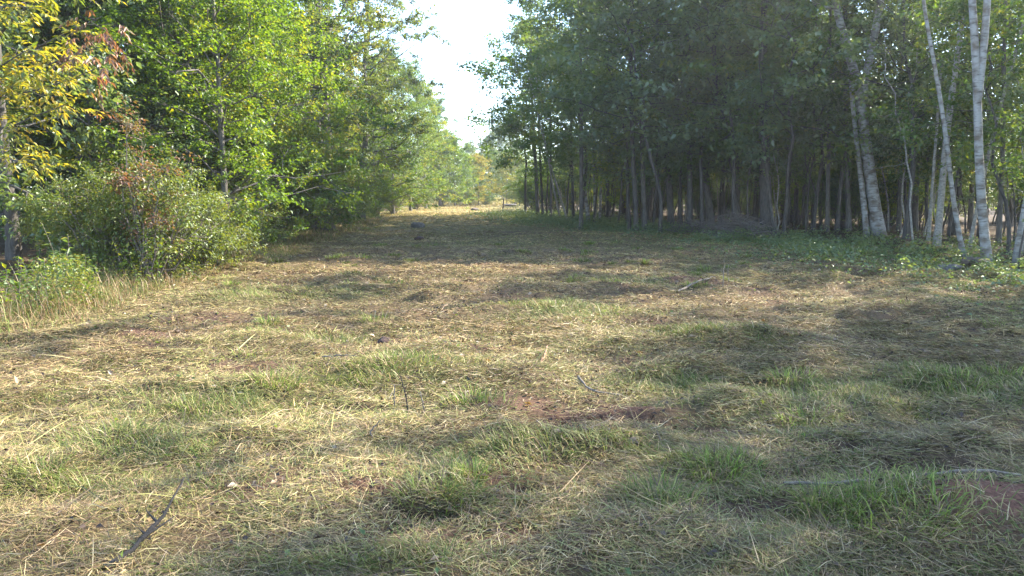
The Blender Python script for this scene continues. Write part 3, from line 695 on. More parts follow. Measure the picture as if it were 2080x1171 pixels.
# ------------------------------------------------------------------ right wood
def stem_tree(name, label, stems, d, bark, leafm, crown_from=.35, seed=0, nlimb=14, spread=1.8, H=12.5, per=7, ll=.085, topd=None, twl=.4):
    """Tree whose trunk and limbs follow measured lines: stems = list of (pixel polyline, r0, r1); the first starts on the ground."""
    p = Plant(seed); r = p.r
    X0 = None; trunkW = p.w; limbs = []
    for j, (pts, r0, r1) in enumerate(stems):
        dd = d + (0 if j == 0 else r.normal(0, .15))
        W_ = [at(a, b, d + (dd - d) * (i / max(1, len(pts) - 1))) for i, (a, b) in enumerate(pts)]
        if j == 0 or pts[0][1] > 430:
            g0 = W_[0]; g0[2] = float(hgt(g0[0], g0[1])) - .12
            if j == 0: X0 = np.array([g0[0], g0[1], g0[2] + .12])
        if pts[-1][1] < 60:      # runs out of the frame: carry it on up
            e = W_[-1]; dv = (W_[-1] - W_[-2]); dv /= np.linalg.norm(dv)
            dv = dv * .6 + np.array([0, 0, .6]); rest = max(1.0, H - e[2])
            e2 = e + dv / np.linalg.norm(dv) * rest * .55 + np.array([r.normal(0, .2), r.normal(0, .2), 0]); e3 = e2 + np.array([r.normal(0, .3), r.normal(0, .3), rest * .5])
            W_ += [e2, e3]; end = .012
        else: end = r1
        P = smooth_path(W_, 16 if len(W_) > 2 else 8)
        zz = P[:, 2]; rad = np.interp(np.linspace(0, 1, len(P)), [0, .6, 1], [r0, r1, min(end, r1)])
        if pts[0][1] > 430: rad[0] *= 1.3
        trunkW.add(P, rad, 10 if r0 > .05 else 7)
        limbs.append((P, r1))
    lp = Plant(seed + 1); q = lp.r
    for P, r1 in limbs:
        n = len(P); zs_ = P[:, 2]; z0 = H * crown_from
        for i in range(nlimb):
            f = q.uniform(0, n - 1.01); a = int(f); b = P[a] + (P[a + 1] - P[a]) * (f - a)
            if b[2] < z0: continue
            h = (b[2] - z0) / max(.1, H - z0); az = q.uniform(0, 6.28); el = q.uniform(-.1, .8)
            L = spread * (1.1 - .6 * h) * q.uniform(.5, 1.15)
            Q = wiggle(b, b + L * np.array([math.cos(az) * math.cos(el), math.sin(az) * math.cos(el), math.sin(el)]), 5, L * .15, q)
            p.limb(Q, .018, .005, 4)
            lp.ramify(Q, L, .008, 5, ntw=5, tw_l=twl)
    p.w.V += lp.w.V; p.w.Q += [a + p.w.n for a in lp.w.Q]; p.w.T += [a + p.w.n for a in lp.w.T]; p.w.n += lp.w.n
    wm = p.w.mesh("trunk", bark)
    o = empty(name, X0); tag(o, label, "tree")
    wm.transform(Matrix.Translation(-Vector(X0))); obj("trunk", wm, o)
    if lp.tw:
        cm = lp.leaves("crown", per, ll, .62, leafm); cm.transform(Matrix.Translation(-Vector(X0))); obj("crown", cm, o)
    return o
stem_tree("birch_tree", "thick white birch with two close upper limbs near the right border",
          [([(2008, 545), (2002, 500), (1990, 400), (1986, 300), (1988, 190), (1978, 60), (1972, -20)], .098, .06), ([(1987, 200), (1998, 100), (2008, 0)], .075, .06)], 16.0, BIRCH, G_BIRCH, .62, 401, 12, 1.6, 13)
stem_tree("birch_tree", "big white birch forking into a wide V right of the wood's middle",
          [([(1786, 478), (1775, 400), (1757, 300), (1752, 210), (1745, 160), (1712, 80), (1690, -10)], .22, .11), ([(1752, 210), (1762, 130), (1782, 50), (1790, -10)], .13, .11),
           ([(1762, 476), (1752, 390), (1735, 250), (1728, 160)], .11, .07), ([(1696, 20), (1660, 8), (1610, 0)], .05, .02)], 26.0, BIRCH, G_BIRCH, .55, 411, 10, 2.2, 14)
stem_tree("birch_tree", "thin crooked white birch snaking up left of the thick border birch",
          [([(1960, 520), (1950, 470), (1934, 430), (1932, 350), (1920, 270), (1906, 170), (1886, 70), (1870, -10)], .062, .04)], 18.5, BIRCH, G_BIRCH, .6, 421, 8, 1.0, 10)
stem_tree("birch_tree", "slim pale birch leaning right behind the crooked white birch",
          [([(1903, 492), (1912, 400), (1925, 240), (1945, 120), (1960, 0)], .10, .07)], 22.0, BARKP, G_BIRCH, .55, 431, 10, 1.4, 12)
stem_tree("birch_tree", "slim pale birch just left of the right leaning birch",
          [([(1886, 485), (1892, 400), (1905, 230), (1912, 130)], .06, .04)], 23.5, BARKP, G_BIRCH, .4, 441, 8, 1.2, 8)
stem_tree("birch_tree", "pale birch leaning out past the right border of the photo",
          [([(2060, 540), (2072, 470), (2085, 400), (2100, 300)], .075, .05)], 16.5, BIRCH, G_BIRCH, .35, 451, 8, 1.3, 8)
stem_tree("birch_tree", "slanted pale birch between the thick border birch and the crooked one",
          [([(1970, 480), (1985, 420), (2010, 300), (2045, 170), (2075, 60), (2100, -30)], .05, .04)], 21.5, BARKP, G_BIRCH, .55, 461, 10, 1.3, 12)
DK = [
    ([(1093, 442), (1090, 380), (1086, 300), (1080, 200)], 47, .17, "straight dark tree at the wood's far end beside the mown strip"),
    ([(1103, 444), (1100, 380), (1094, 260)], 46, .11, "thin dark tree right behind the end tree of the wood"),
    ([(1119, 447), (1120, 380), (1118, 300)], 44, .10, "thin upright dark tree between the two leaning pale poles and the wood's end"),
    ([(1165, 450), (1163, 380), (1160, 270)], 43, .12, "thin dark tree right of the leaning pale poles"),
    ([(1180, 468), (1181, 400), (1180, 280)], 33, .12, "grey trunk beside the white leaning birch stub"),
    ([(1234, 445), (1235, 380), (1236, 250)], 40, .12, "dark trunk right of the cluster of pale birches"),
    ([(1275, 443), (1277, 360), (1278, 240)], 38, .12, "dark straight tree left of the twin front trunks"),
    ([(1293, 472), (1291, 400), (1284, 320), (1282, 180)], 29.5, .13, "dark trunk, left one of the twin front trunks"),
    ([(1310, 468), (1307, 400), (1304, 300), (1302, 170)], 30, .13, "dark trunk, right one of the twin front trunks"),
    ([(1364, 458), (1362, 400), (1352, 300), (1345, 230), (1338, 120)], 31, .19, "stout grey trunk bending left right of the twin trunks"),
    ([(1378, 455), (1382, 400), (1384, 300)], 32, .08, "thin grey trunk tight against the stout bending trunk"),
    ([(1402, 465), (1401, 400), (1400, 300), (1398, 150)], 29.5, .15, "straight dark trunk in front of the brush pile's left end"),
    ([(1447, 455), (1441, 400), (1425, 340), (1412, 280), (1402, 200)], 31, .19, "dark trunk with a strong left lean behind the brush pile"),
    ([(1468, 452), (1469, 380), (1467, 230)], 32, .09, "thin straight trunk right of the left leaning dark trunk"),
    ([(1495, 455), (1497, 380), (1500, 260)], 31, .10, "dark trunk behind the right end of the brush pile"),
    ([(1558, 468), (1556, 400), (1552, 320), (1550, 150)], 28, .30, "very thick dark trunk left of the forked birch"),
    ([(1576, 472), (1566, 410), (1553, 330), (1549, 280)], 27, .07, "thin pole leaning across the very thick dark trunk"),
    ([(1619, 435), (1618, 380), (1620, 260)], 34, .11, "dark trunk, first of three in a row left of the forked birch"),
    ([(1634, 430), (1634, 380), (1633, 260)], 35, .14, "dark trunk, middle of three in a row left of the forked birch"),
    ([(1652, 430), (1652, 380), (1655, 250)], 35, .11, "dark trunk, last of three in a row left of the forked birch"),
    ([(1680, 466), (1681, 400), (1684, 280)], 28, .10, "thin dark trunk standing clear left of the forked birch"),
    ([(1700, 464), (1706, 400), (1716, 270)], 28, .10, "thin dark trunk leaning right close to the forked birch"),
    ([(1725, 466), (1723, 400), (1718, 280)], 28, .12, "dark trunk immediately left of the forked birch"),
    ([(1748, 450), (1760, 390), (1780, 300)], 30, .09, "dark slanted trunk passing behind the forked birch"),
    ([(1826, 462), (1828, 400), (1830, 260)], 28, .11, "thin dark trunk right of the forked birch"),
    ([(1855, 458), (1858, 380), (1862, 250), (1866, 150)], 29, .22, "stout dark trunk between the forked birch and the pale birches"),
    ([(2030, 470), (2034, 400), (2038, 280)], 22, .09, "dark trunk seen between the border birches"),
    ([(1990, 462), (1998, 390), (2008, 260)], 26, .10, "dark trunk half behind the thick border birch"),
]
for i, (pts, d, r0, lab) in enumerate(DK):
    pts = pts + [(pts[-1][0] + (pts[-1][0] - pts[-2][0]) * .4, 20)]
    stem_tree("wood_tree", lab, [(pts, r0 * .78, r0 * .46)], d, [BARK, BARKD][i % 2], [G_BLUE, G_MID, G_BLUE][i % 3], .25, 500 + 3 * i, 38, 3.1, 12.5 + (i % 3), per=11 if i < 6 else 5, ll=.14, twl=.5)
for i, (pts, d, r0, lab) in enumerate([
    ([(1155, 447), (1132, 380), (1108, 300), (1085, 200)], 42, .065, "pale bare pole leaning far left out of the wood"),
    ([(1140, 447), (1126, 390), (1112, 320), (1100, 240)], 42.5, .06, "second pale leaning pole, just left of the longer one"),
    ([(1197, 446), (1191, 410), (1185, 365), (1183, 300)], 38, .11, "white birch trunk bowed to the left at mid wood edge"),
    ([(1209, 446), (1208, 400), (1206, 340)], 38.5, .09, "pale spotted birch trunk in the cluster, beside the bowed one"),
    ([(1218, 444), (1220, 400), (1222, 330)], 39, .08, "thin pale birch at the right of the small birch cluster")]):
    stem_tree("birch_tree", lab, [(pts + [(pts[-1][0] + (pts[-1][0] - pts[-2][0]), pts[-1][1] - 90)], r0, r0 * .6)], d, BARKP if i < 2 else BIRCH, G_BIRCH, .4, 700 + 3 * i, 8, 1.2, 8, per=6)

RG = "dark slender trees packed deep inside the right wood"
k = 0; tries = 0; pos = []
while k < 46 and tries < 9000:
    tries += 1
    d = R.uniform(3, 56); x = float(edge_right(d)) + 2.2 + R.uniform(0, 1) ** 1.1 * 15
    if x > .74 * d + 14 or (d < 14 and x < 12.5) or (d < 11 and x > 24): continue
    pxx = 1040 + x / d * F_PX
    if d < 27 and 1660 < pxx < 1830 or d < 24.5 and 1840 < pxx < 2110 or d < 12 and R.uniform(0, 1) < .55: continue
    if any((x - a) ** 2 + (d - b) ** 2 < 1.5 ** 2 for a, b in pos): continue
    pos.append((x, d)); k += 1
    pr = WOODT[int(R.integers(0, 5))]
    place("wood_tree", "dark slender tree standing deep inside the shaded right wood", "tree", pr, x, d, R.uniform(.8, 1.1), leafm=[G_BLUE, G_MID, G_DEEP, G_BLUE][int(R.integers(0, 4))], barkm=[BARK, BARKD][int(R.integers(0, 2))], group=RG, tilt=(R.normal(0, .035), R.normal(0, .035)))
for x, d in [(15.6, 10.4), (16.6, 13.2), (13.6, 7.4), (19.5, 15.5), (13.0, 9.4), (17.8, 9.6)]:
    place("wood_tree", "dark slender tree of the right wood standing just outside the photo's right border", "tree", WOODT[int(R.integers(0, 5))], x, d, R.uniform(.85, 1.05), leafm=G_BLUE, barkm=BARK, group="trees of the right wood outside the photo")
k = 0
for i in range(250):
    d = R.uniform(18, 54); x = float(edge_right(d)) + .8 + R.uniform(0, 1) * 18
    if x > .72 * d + 1: continue
    pxx = 1040 + x / d * F_PX
    if d < 27 and 1670 < pxx < 1815 or d < 22 and 1850 < pxx < 2060: continue
    pr = (POLE + POLE + SAPL)[int(R.integers(0, 12))]
    place("sapling", "thin leafy sapling in the understory of the right wood", "sapling", pr, x, d, R.uniform(.7, 1.25), leafm=[G_BLUE, G_MID, G_BIRCH][int(R.integers(0, 3))], barkm=[BARK, BARKD, BARKD, BARKP][int(R.integers(0, 4))], group="saplings under the right wood's canopy", tilt=(R.normal(0, .09), R.normal(0, .09)))
for j, (px, d, s, lm, lab) in enumerate([
    (1150, 44, 1.15, G_MID, "leafy young tree over the two leaning pale poles"), (1205, 37, 1.0, G_BLUE, "leafy young tree over the small cluster of pale birches"),
    (1255, 34, .95, G_BRIGHT, "light green young tree left of the twin front trunks"), (1325, 30.5, .9, G_BLUE, "leafy young tree between the twin trunks and the bent grey trunk"),
    (1385, 30.5, .95, G_MID, "leafy young tree over the low end of the brush pile"), (1430, 31.5, 1.0, G_BLUE, "leafy young tree around the left leaning dark trunk"),
    (1500, 29.5, .9, G_BLUE, "leafy young tree above the tall heap of brush"), (1535, 32, 1.1, G_MID, "taller young tree left of the very thick dark trunk"),
    (1600, 30, 1.0, G_BLUE, "leafy young tree right of the very thick dark trunk"), (1665, 29.5, 1.0, G_BIRCH, "yellow flecked young tree before the row of three dark trunks"),
    (1840, 27.5, 1.05, G_BIRCH, "yellow flecked young tree right of the forked birch"), (1925, 24.5, 1.0, G_MID, "leafy young tree behind the crooked white birch"),
    (2050, 19, .9, G_MID, "leafy young tree hanging over the right border behind the thick birch"), (1110, 48, 1.3, G_MID, "leafy young tree closing the wood's far end"), (1066, 51, 1.75, G_MID, "tall leafy tree at the wood's very end reaching into the sky gap")]):
    place("young_tree", lab, "tree", UNDER[j % 3], xat(px, d), d, s, leafm=lm)
for j, (px, d, s, lm, lab) in enumerate([
    (1180, 38, 1.5, G_MID, "tall leafy tree with low boughs before the pale birch cluster"), (1278, 31, 1.4, G_BLUE, "tall leafy tree veiling the twin front trunks from the left"),
    (1340, 28.5, 1.4, G_BLUE, "tall leafy tree veiling the bent grey trunk"), (1425, 28.5, 1.45, G_MID, "tall leafy tree veiling the trunks over the low brush"),
    (1490, 27.5, 1.4, G_BLUE, "tall leafy tree veiling the trunks over the tall brush heap"), (1590, 27, 1.35, G_BLUE, "tall leafy tree with boughs over the leaning thin pole"),
    (1650, 28, 1.4, G_MID, "tall leafy tree with boughs over the row of three dark trunks"), (1880, 27.5, 1.3, G_BLUE, "tall leafy tree between the forked birch and the pale birches")]):
    place("wood_tree", lab, "tree", UNDER[(j + 1) % 3], xat(px, d), d, s, leafm=lm)
for j, (px, d, s) in enumerate([(1085, 60, .9), (1120, 57, .95), (1150, 62, 1.05), (1190, 55, .95), (1225, 58, 1.0), (1270, 52, .9), (1330, 50, .95)]):
    place("understory_shrub", "dim leafy shrub filling the gaps between trunks inside the right wood", "shrub", BIGSH[j % 2], xat(px, d), d, s, leafm=[G_MID, G_BRIGHT][j % 2], barkm=BARKD, group="shrubs under the right wood's canopy", parts=("stem", "foliage"))
for i in range(50):
    d = R.uniform(27, 62); x = float(edge_right(d)) + 5 + R.uniform(0, 1) * 20
    pxx = 1040 + x / d * F_PX
    if x > .74 * d + 1 or d < 28 and 1690 < pxx < 1850 or d < 24 and pxx > 1860: continue
    place("understory_shrub", "dim leafy shrub filling the gaps between trunks inside the right wood", "shrub", BIGSH[i % 2], x, d, R.uniform(.55, .95), leafm=[G_BLUE, G_BRIGHT, G_BRIGHT, G_BIRCH][int(R.integers(0, 4))], barkm=BARKD, group="shrubs under the right wood's canopy", parts=("stem", "foliage"))
# near right border foliage
for j, (px, d, s) in enumerate([(2075, 15.0, .72), (1845, 24, .95), (1665, 29, .9), (1510, 31, .95), (1240, 36, .9)]):
    place("sapling", ["leafy sapling hanging into the right border", "leafy sapling right of the forked birch", "leafy sapling before the three dark trunks", "leafy sapling above the brush pile's right end", "leafy sapling right of the pale birch cluster"][j], "sapling", SAPL[j % 4], xat(px, d), d, s, leafm=[G_MID, G_BIRCH, G_BLUE, G_MID, G_BRIGHT][j])

# ------------------------------------------------------------------ far end
for j, (px, d, s, lm, lab) in enumerate([
    (925, 88, 1.12, G_BRIGHT, "small yellow-green tree at the far end, left of the yellow one"),
    (893, 91, 1.1, G_BRIGHT, "small green tree in the far left corner of the clearing"),
    (972, 96, .9, G_YELL, "small golden yellow tree at the far end of the clearing"),
    (950, 94, .85, G_BRIGHT, "small bright green tree between the yellow-green and golden far ones"),
    (1000, 101, 1.0, G_MID, "small mid green tree behind the stone heap at the far end"),
    (1030, 93, .85, G_YELL, "small olive-yellow tree at the far end, right of the gap"),
    (1055, 88, .8, G_OLIVE, "small olive tree at the far right corner of the clearing")]):
    place("small_tree", lab, "tree", SMALL[j % 2], xat(px, d), d, s, leafm=lm)
for j, (px, d, s, lab) in enumerate([(898, 93, .55, "low dark shrub at the far left end of the mown strip"), (925, 96, .5, "low dark shrub below the far yellow-green tree"), (985, 98, .45, "low dark shrub beside the far stone heap"),
                               (955, 97, .42, "low dark shrub below the far golden yellow tree"), (1045, 94, .5, "low dark shrub at the far right end of the mown strip"), (1072, 84, .6, "dark shrub between the wood's end and the far olive tree")]):
    place("shrub", lab, "shrub", BIGSH[j % 2], xat(px, d), d, s, leafm=G_MID, parts=("stem", "foliage"))
for j, (px, d, s, lm, lab) in enumerate([
    (1000, 125, .95, G_OLIVE, "tall greyish tree closing the end of the clearing"), (985, 135, .95, G_MID, "distant mid green tree behind the far yellow small trees"),
    (1020, 118, 1.0, G_OAK, "grey-green tree at the far end touching the right wood"), (955, 140, .9, G_MID, "distant grey-green tree in the sky gap's foot"),
    (915, 130, 1.0, G_MID, "distant green tree behind the far left corner"), (1045, 110, 1.0, G_BLUE, "bluish green tree at the far end of the right wood"),
    (880, 118, 1.0, G_MID, "distant green tree closing the left edge")]):
    place("far_tree", lab, "tree", EDGE[j % 3], xat(px, d), d, s, leafm=lm, zs=1.0)

def woods(name, label, path, n, depth, h, mat, seed, ll=.34):
    r = np.random.default_rng(seed); path = np.array(path, float)
    sgl = np.r_[0, np.cumsum(np.hypot(*np.diff(path, axis=0).T))]; u = r.uniform(0, sgl[-1], n)
    x = np.interp(u, sgl, path[:, 0]); y = np.interp(u, sgl, path[:, 1]); ang = r.uniform(0, 6.28, n); q = depth * r.uniform(0, 1, n) ** .5
    x = x + q * np.cos(ang); y = y + q * np.sin(ang)
    top = h * (.62 + .55 * fbm(x / 4.2, y / 4.2, seed, 3)); z = top * r.uniform(0, 1, n) ** .85 + hgt(x, y)
    cl = vnoise(x / 1.3, y / 1.3 + z / 1.1, seed + 3); k = r.uniform(0, 1, n) < sstep(.22, .6, cl); x, y, z, cl = x[k], y[k], z[k], cl[k]; n = len(x)
    D = r.normal(0, 1, (n, 3)); D[:, 2] = D[:, 2] * .5 - .3; Nn = np.stack([r.normal(0, .7, n), r.normal(0, .7, n), np.ones(n)], 1)
    Ln = ll * r.uniform(.6, 1.3, n)
    tag(obj(name, leafmesh(name, np.stack([x, y, z], 1), D, Nn, Ln, Ln * .65, cl, mat, r)), label, "woods", kind="stuff")
woods("far_woods", "sunlit far woods showing through the gaps of the right wood", [(48, 12), (46, 40), (40, 62), (30, 74), (16, 82)], 26000, 3.5, 8.5, G_BRIGHT, 851)
woods("far_woods", "hazy far woods closing the view beyond the end of the clearing", [(-60, 150), (-20, 158), (10, 160), (40, 130), (52, 100)], 120000, 9, 12, G_MID, 853, .45)
# ------------------------------------------------------------------ undergrowth
def ground_leaves(n, fx, name, label, mat, ll, hmax, seed, stems=True):
    r = np.random.default_rng(seed)
    x, y = fx(r, n); n = len(x)
    cl = vnoise(x / .45, y / .45, seed)
    z = hgt(x, y) + hmax * r.uniform(0, 1, n) ** 1.3 * sstep(.2, .7, cl) + .01
    D = r.normal(0, 1, (n, 3)); D[:, 2] = D[:, 2] * .35 - .1
    Nn = np.stack([r.normal(0, .6, n), r.normal(0, .6, n), np.ones(n)], 1)
    Ln = ll * r.uniform(.5, 1.3, n) * (1 + .012 * y)
    me = leafmesh(name, np.stack([x, y, z], 1), D, Nn, Ln, Ln * .6, cl, mat, r)
    return tag(obj(name, me), label, "undergrowth", kind="stuff")
def f_right(r, n):
    y = 6 + 54 * r.uniform(0, 1, n) ** 1.25; x = edge_right(y) + r.normal(-1.0, 1.5, n) + r.uniform(-1, 3, n)
    k = (r.uniform(0, 1, n) < sstep(.3, .6, fbm(x / 1.1, y / 1.1, 71, 2)) * .9 + .1)
    return x[k], y[k]
ground_leaves(150000, f_right, "undergrowth", "low dark green undergrowth along the foot of the right wood", G_BLUE, .06, .42, 801)
def f_left(r, n):
    y = 7 + 45 * r.uniform(0, 1, n) ** 1.4; x = edge_left(y) - np.abs(r.normal(0, .75, n)) - .05
    k = (r.uniform(0, 1, n) < sstep(.35, .6, fbm(x / .8, y / .8, 73, 2)))
    return x[k], y[k]
ground_leaves(110000, f_left, "undergrowth", "leafy weeds among the tan grass along the left thicket", G_WEED, .045, .75, 803)
def f_litter(r, n):
    y = np.sqrt(r.uniform(2.3 ** 2, 22 ** 2, n)); x = r.uniform(-1, 1, n) * (.71 * y + 1)
    k = x > edge_left(y)
    return x[k], y[k]
litm = leaf_mat("leaf_litter", (.13, .075, .04), (.26, .15, .07), (.48, .42, .30), transl=.2, gloss=.1)
ground_leaves(2600, f_litter, "leaf_litter", "scattered brown fallen leaves lying on the hay", litm, .06, .03, 807)
def f_deb(r, n):
    y = np.sqrt(r.uniform(2.3 ** 2, 20 ** 2, n)); x = r.uniform(-1, 1, n) * (.71 * y + 1)
    k = (x > edge_left(y)) & (r.uniform(0, 1, n) < .12 + 1.2 * bare_f(x, y) + sstep(.45, .65, fbm(x / .4, y / .4, 79, 2)))
    return x[k], y[k]
debm = leaf_mat("dark_debris", (.022, .014, .011), (.055, .034, .025), (.12, .08, .055), transl=.02, gloss=.03)
ground_leaves(42000, f_deb, "dark_debris", "dark crumbs of rotten wood and soil scattered through the hay", debm, .035, .045, 811)
def f_clov(r, n):
    y = np.sqrt(r.uniform(2.3 ** 2, 30 ** 2, n)); x = r.uniform(-1, 1, n) * (.71 * y + 1)
    k = (x > edge_left(y)) & (r.uniform(0, 1, n) < sstep(.55, .7, fbm(x / .5, y / .5, 75, 2)) * (.2 + green_f(x, y)))
    return x[k], y[k]
ground_leaves(30000, f_clov, "low_weeds", "low green broad leaved weeds dotted through the mown grass", G_WEED, .038, .08, 809)

# ------------------------------------------------------------------ stones, sticks, brush
def stone(name, label, px, py, sx, sy, sz, seed, mat, rot=0.0, dz=0.0):
    r = np.random.default_rng(seed)
    nu, nv = 26, 16
    u = np.linspace(0, 2 * np.pi, nu, endpoint=False); v = np.linspace(0.02, np.pi - .02, nv)
    U, Vv = np.meshgrid(u, v); d = np.stack([np.cos(U) * np.sin(Vv), np.sin(U) * np.sin(Vv), np.cos(Vv)], -1).reshape(-1, 3)
    rr = np.ones(len(d))
    for _ in range(14):    # facets
        a = r.normal(0, 1, 3); a /= np.linalg.norm(a); c = r.uniform(.62, .95); dd = d @ a
        rr = np.where(dd > .05, np.minimum(rr, c / np.maximum(dd, .05)), rr)
    rr *= 1 + .05 * (fbm(d[:, 0] * 4 + 9, d[:, 1] * 4 + d[:, 2] * 3, seed, 3) - .5)
    V = d * rr[:, None] * np.array([sx, sy, sz])
    i = np.arange(nv - 1)[:, None] * nu; j = np.arange(nu)[None, :]; j2 = (j + 1) % nu
    q = np.stack([i + j, i + nu + j, i + nu + j2, i + j2], -1).reshape(-1, 4)
    t1 = [(0, a, a + 1) for a in range(1, nu - 1)]; b0 = (nv - 1) * nu; t2 = [(b0, b0 + a + 1, b0 + a) for a in range(1, nu - 1)]
    me = mesh(name, V, q, t1 + t2, mat, False)
    x, y = gat(px, py)
    o = obj(name, me, None, (x, y, float(hgt(x, y)) + sz * .35 + dz), (0, 0, rot)); tag(o, label, "stone"); return o
ROCK = rock_mat("grey_stone", (.055, .048, .042), (.20, .175, .15)); ROCKD = rock_mat("brown_stone", (.07, .05, .04), (.22, .16, .12), 9)
CLOD = rock_mat("dark_clod", (.03, .018, .013), (.11, .06, .045), 14)
stone("stone", "grey brown boulder on the mown grass near the left edge", 848, 463, .36, .26, .22, 1, ROCK, .3)
stone("stone", "small brown stone on the sunny far part of the clearing", 965, 428, .42, .3, .2, 2, ROCKD)
stone("stone", "pale stone heap piece at the far end of the clearing", 995, 416, .8, .5, .4, 3, ROCK)
stone("stone", "flat pale stone at the far end right of the stone heap", 1035, 419, .9, .5, .25, 8, ROCK)
stone("stone", "flat grey stone lying under the thick border birch", 1930, 549, .36, .22, .11, 4, ROCK, .2)
stone("stone", "brown flat stone beside the grey one under the border birch", 1975, 545, .36, .24, .12, 5, ROCKD, -.2)
stone("dirt_clod", "rusty brown clod of earth left of the clearing's middle", 780, 692, .085, .07, .075, 6, CLOD)
stone("dirt_clod", "small dark clod on the sunlit grass beyond the rusty one", 850, 490, .2, .15, .1, 7, CLOD)
stone("dirt_clod", "dark round clod in the hay at the lower right", 1735, 903, .035, .03, .035, 9, CLOD)

def stick(name, label, pts, r0, r1, mat, seed, side=0, cat="stick"):
    r = np.random.default_rng(seed); w = Wood()
    P = smooth_path(pts, 14); P[1:-1] += r.normal(0, r0 * .35, (12, 3)); w.add(P, np.linspace(r0, r1, 14) * (1 + .12 * r.normal(0, 1, 14)), 7)
    for j in range(side):
        a = r.integers(3, 12); d = (P[a + 1] - P[a]); d /= np.linalg.norm(d); v = r.normal(0, .5, 3); v[2] = abs(v[2]) * .6
        L = r.uniform(.08, .3) * np.linalg.norm(P[-1] - P[0]) * .5; w.add(wiggle(P[a], P[a] + (d + v) * L, 5, L * .1, r), np.linspace(r0 * .5, r1 * .4, 5), 5)
    o = obj(name, w.mesh(name, mat)); tag(o, label, cat); return o
def gp(px, py, dz=.02):
    x, y = gat(px, py); return np.array([x, y, float(hgt(x, y)) + dz])
b0 = gp(215, 1185, .02)
stick("dead_branch", "black charred branch poking up from the lower left corner", [b0, at(262, 1130, b0[1] + .10), at(318, 1065, b0[1] + .28), at(352, 1015, b0[1] + .42), at(374, 970, b0[1] + .55)], .016, .003, BLACKW, 31, 3, "branch")
stick("stick", "long pale stick lying under the bright grass at the lower right", [gp(1590, 1012, .05), gp(1700, 1006, .055), gp(1850, 1012, .05), gp(1960, 1012, .06), gp(2070, 1000, .05)], .011, .007, DEAD, 32)
stick("stick", "thin grey stick at the right border pointing to the middle", [gp(1905, 852, .04), gp(1950, 858, .05), gp(2010, 870, .03), gp(2090, 885, .04)], .010, .007, DEAD, 33, 2)
stick("stick", "short brown stick slanting down to the right border", [gp(2040, 880, .04), gp(2062, 898), gp(2085, 925)], .009, .006, TWIG, 34)
stick("stick", "dark thin twig lying left of the rusty clod", [gp(655, 738, .05), gp(690, 743, .06), gp(725, 748, .05)], .008, .004, TWIG, 35)
stick("stick", "forked brown root twig on the bare earth in the middle", [gp(1175, 778, .04), gp(1185, 795, .05), gp(1205, 803, .03), gp(1262, 800)], .011, .006, TWIG, 36, 3)
stick("stick", "split orange brown wood splinter on the middle mound", [gp(1095, 742, .02), gp(1105, 735, .06), gp(1112, 722, .09)], .013, .006, rock_mat("split_wood", (.16, .08, .045), (.34, .20, .11), 12), 37)
stick("stick", "pale fallen log lying right of the brush pile", [gp(1535, 488, .08), gp(1570, 482, .12), gp(1600, 474, .2)], .05, .035, DEAD, 38, 1)
stick("stick", "straight pale pole lying over the brush pile's left half", [gp(1368, 478, .3), gp(1400, 477, .33), gp(1440, 476, .3)], .022, .016, DEAD, 39)
stick("stick", "thin bare stick lying by the dark mound near the right middle", [gp(1375, 600), gp(1410, 590, .1), gp(1450, 572, .05)], .02, .01, DEAD, 40)
stick("stump", "thin cut stump standing alone on the far part of the clearing", [gp(1022, 431, -.05), gp(1022, 431, .5), gp(1023, 431, 1.1)], .07, .055, BARK, 41, 0, "stump")
for j, (px, py, h, lab) in enumerate([(828, 850, .32, "dry dark stem standing in the middle beside bare hay"), (865, 845, .18, "short dry stem right of the taller middle one"), (800, 820, .22, "thin dry stem left of the taller middle one"),
                                      (1468, 590, .55, "pale bare twig standing by the right dark mound"), (1480, 575, .35, "shorter pale bare twig near the right dark mound"), (760, 900, .15, "stubby cut stem left of the middle"),
                                      (1815, 560, .35, "dark thin stem standing in the greenery at right")]):
    g0 = gp(px, py, -.03); r = np.random.default_rng(900 + j)
    stick("dry_stem", lab, [g0, g0 + [r.normal(0, .02), 0, h * .5], g0 + [r.normal(0, .05), .02, h]], .007 if j < 3 or j == 5 else .012, .003, [BLACKW, TWIG, TWIG, DEAD, DEAD, TWIG, BLACKW][j], 50 + j, 2, "stem")
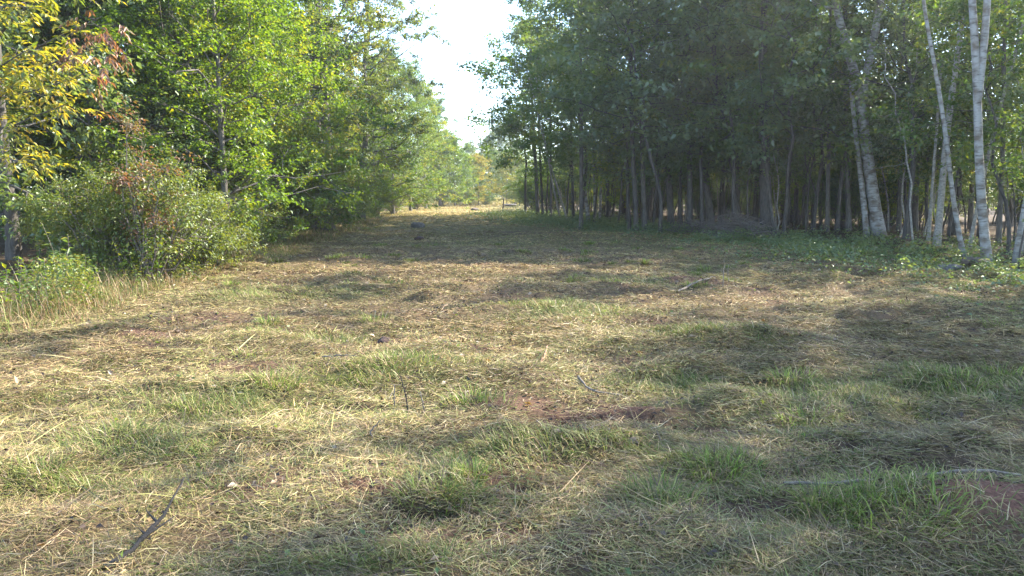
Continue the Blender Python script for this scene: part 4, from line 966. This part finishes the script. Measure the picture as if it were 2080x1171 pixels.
# brush pile
def brush(label, px0, px1, d, h, n, seed):
    r = np.random.default_rng(seed); w = Wood(); x0, x1 = xat(px0, d), xat(px1, d)
    for _ in range(n):
        t = r.uniform(0, 1); x = x0 + (x1 - x0) * t; y = d + r.normal(0, .5); hh = h * (.45 + .7 * math.sin(math.pi * min(1, t * 1.1))) * r.uniform(.05, 1)
        a = r.uniform(0, 6.28); el = r.normal(.12, .3); L = r.uniform(.4, 1.5)
        c = np.array([x, y, float(hgt(x, y)) + hh]); dv = np.array([math.cos(a) * math.cos(el), math.sin(a) * .6, math.sin(el)]) * L * .5
        w.add(wiggle(c - dv, c + dv, 5, L * .07, r), np.linspace(r.uniform(.008, .022), .004, 5), 4)
    g0 = np.array([(x0 + x1) / 2, d, float(hgt((x0 + x1) / 2, d))]); me = w.mesh("brush_pile", TWIG); me.transform(Matrix.Translation(-Vector(g0)))
    tag(obj("brush_pile", me, None, g0), label, "brush pile")
brush("low long pile of dark cut branches before the leaning trunk", 1370, 1470, 28.5, .42, 260, 61)
brush("higher tangled heap of dark brush at the wood's edge", 1455, 1540, 26.5, .75, 360, 62)


# ------------------------------------------------------------------ air
HAZE = .0009
hm = bpy.data.materials.new("haze_air"); hm.use_nodes = True; hn = hm.node_tree.nodes; hn.clear()
ho = hn.new("ShaderNodeOutputMaterial"); hv = hn.new("ShaderNodeVolumePrincipled")
hv.inputs["Color"].default_value = (.92, .95, 1, 1); hv.inputs["Density"].default_value = HAZE; hv.inputs["Anisotropy"].default_value = .6
hm.node_tree.links.new(hv.outputs[0], ho.inputs["Volume"])
x0, x1, y0, y1, z0, z1 = -420, 420, -130, 1520, -2.0, 17.5
hb = mesh("haze", [(x0, y0, z0), (x1, y0, z0), (x1, y1, z0), (x0, y1, z0), (x0, y0, z1), (x1, y0, z1), (x1, y1, z1), (x0, y1, z1)],
          [(0, 3, 2, 1), (4, 5, 6, 7), (0, 1, 5, 4), (1, 2, 6, 5), (2, 3, 7, 6), (3, 0, 4, 7)], None, hm)
tag(obj("haze", hb), "thin pale haze in the air of the clearing", "haze", kind="stuff")
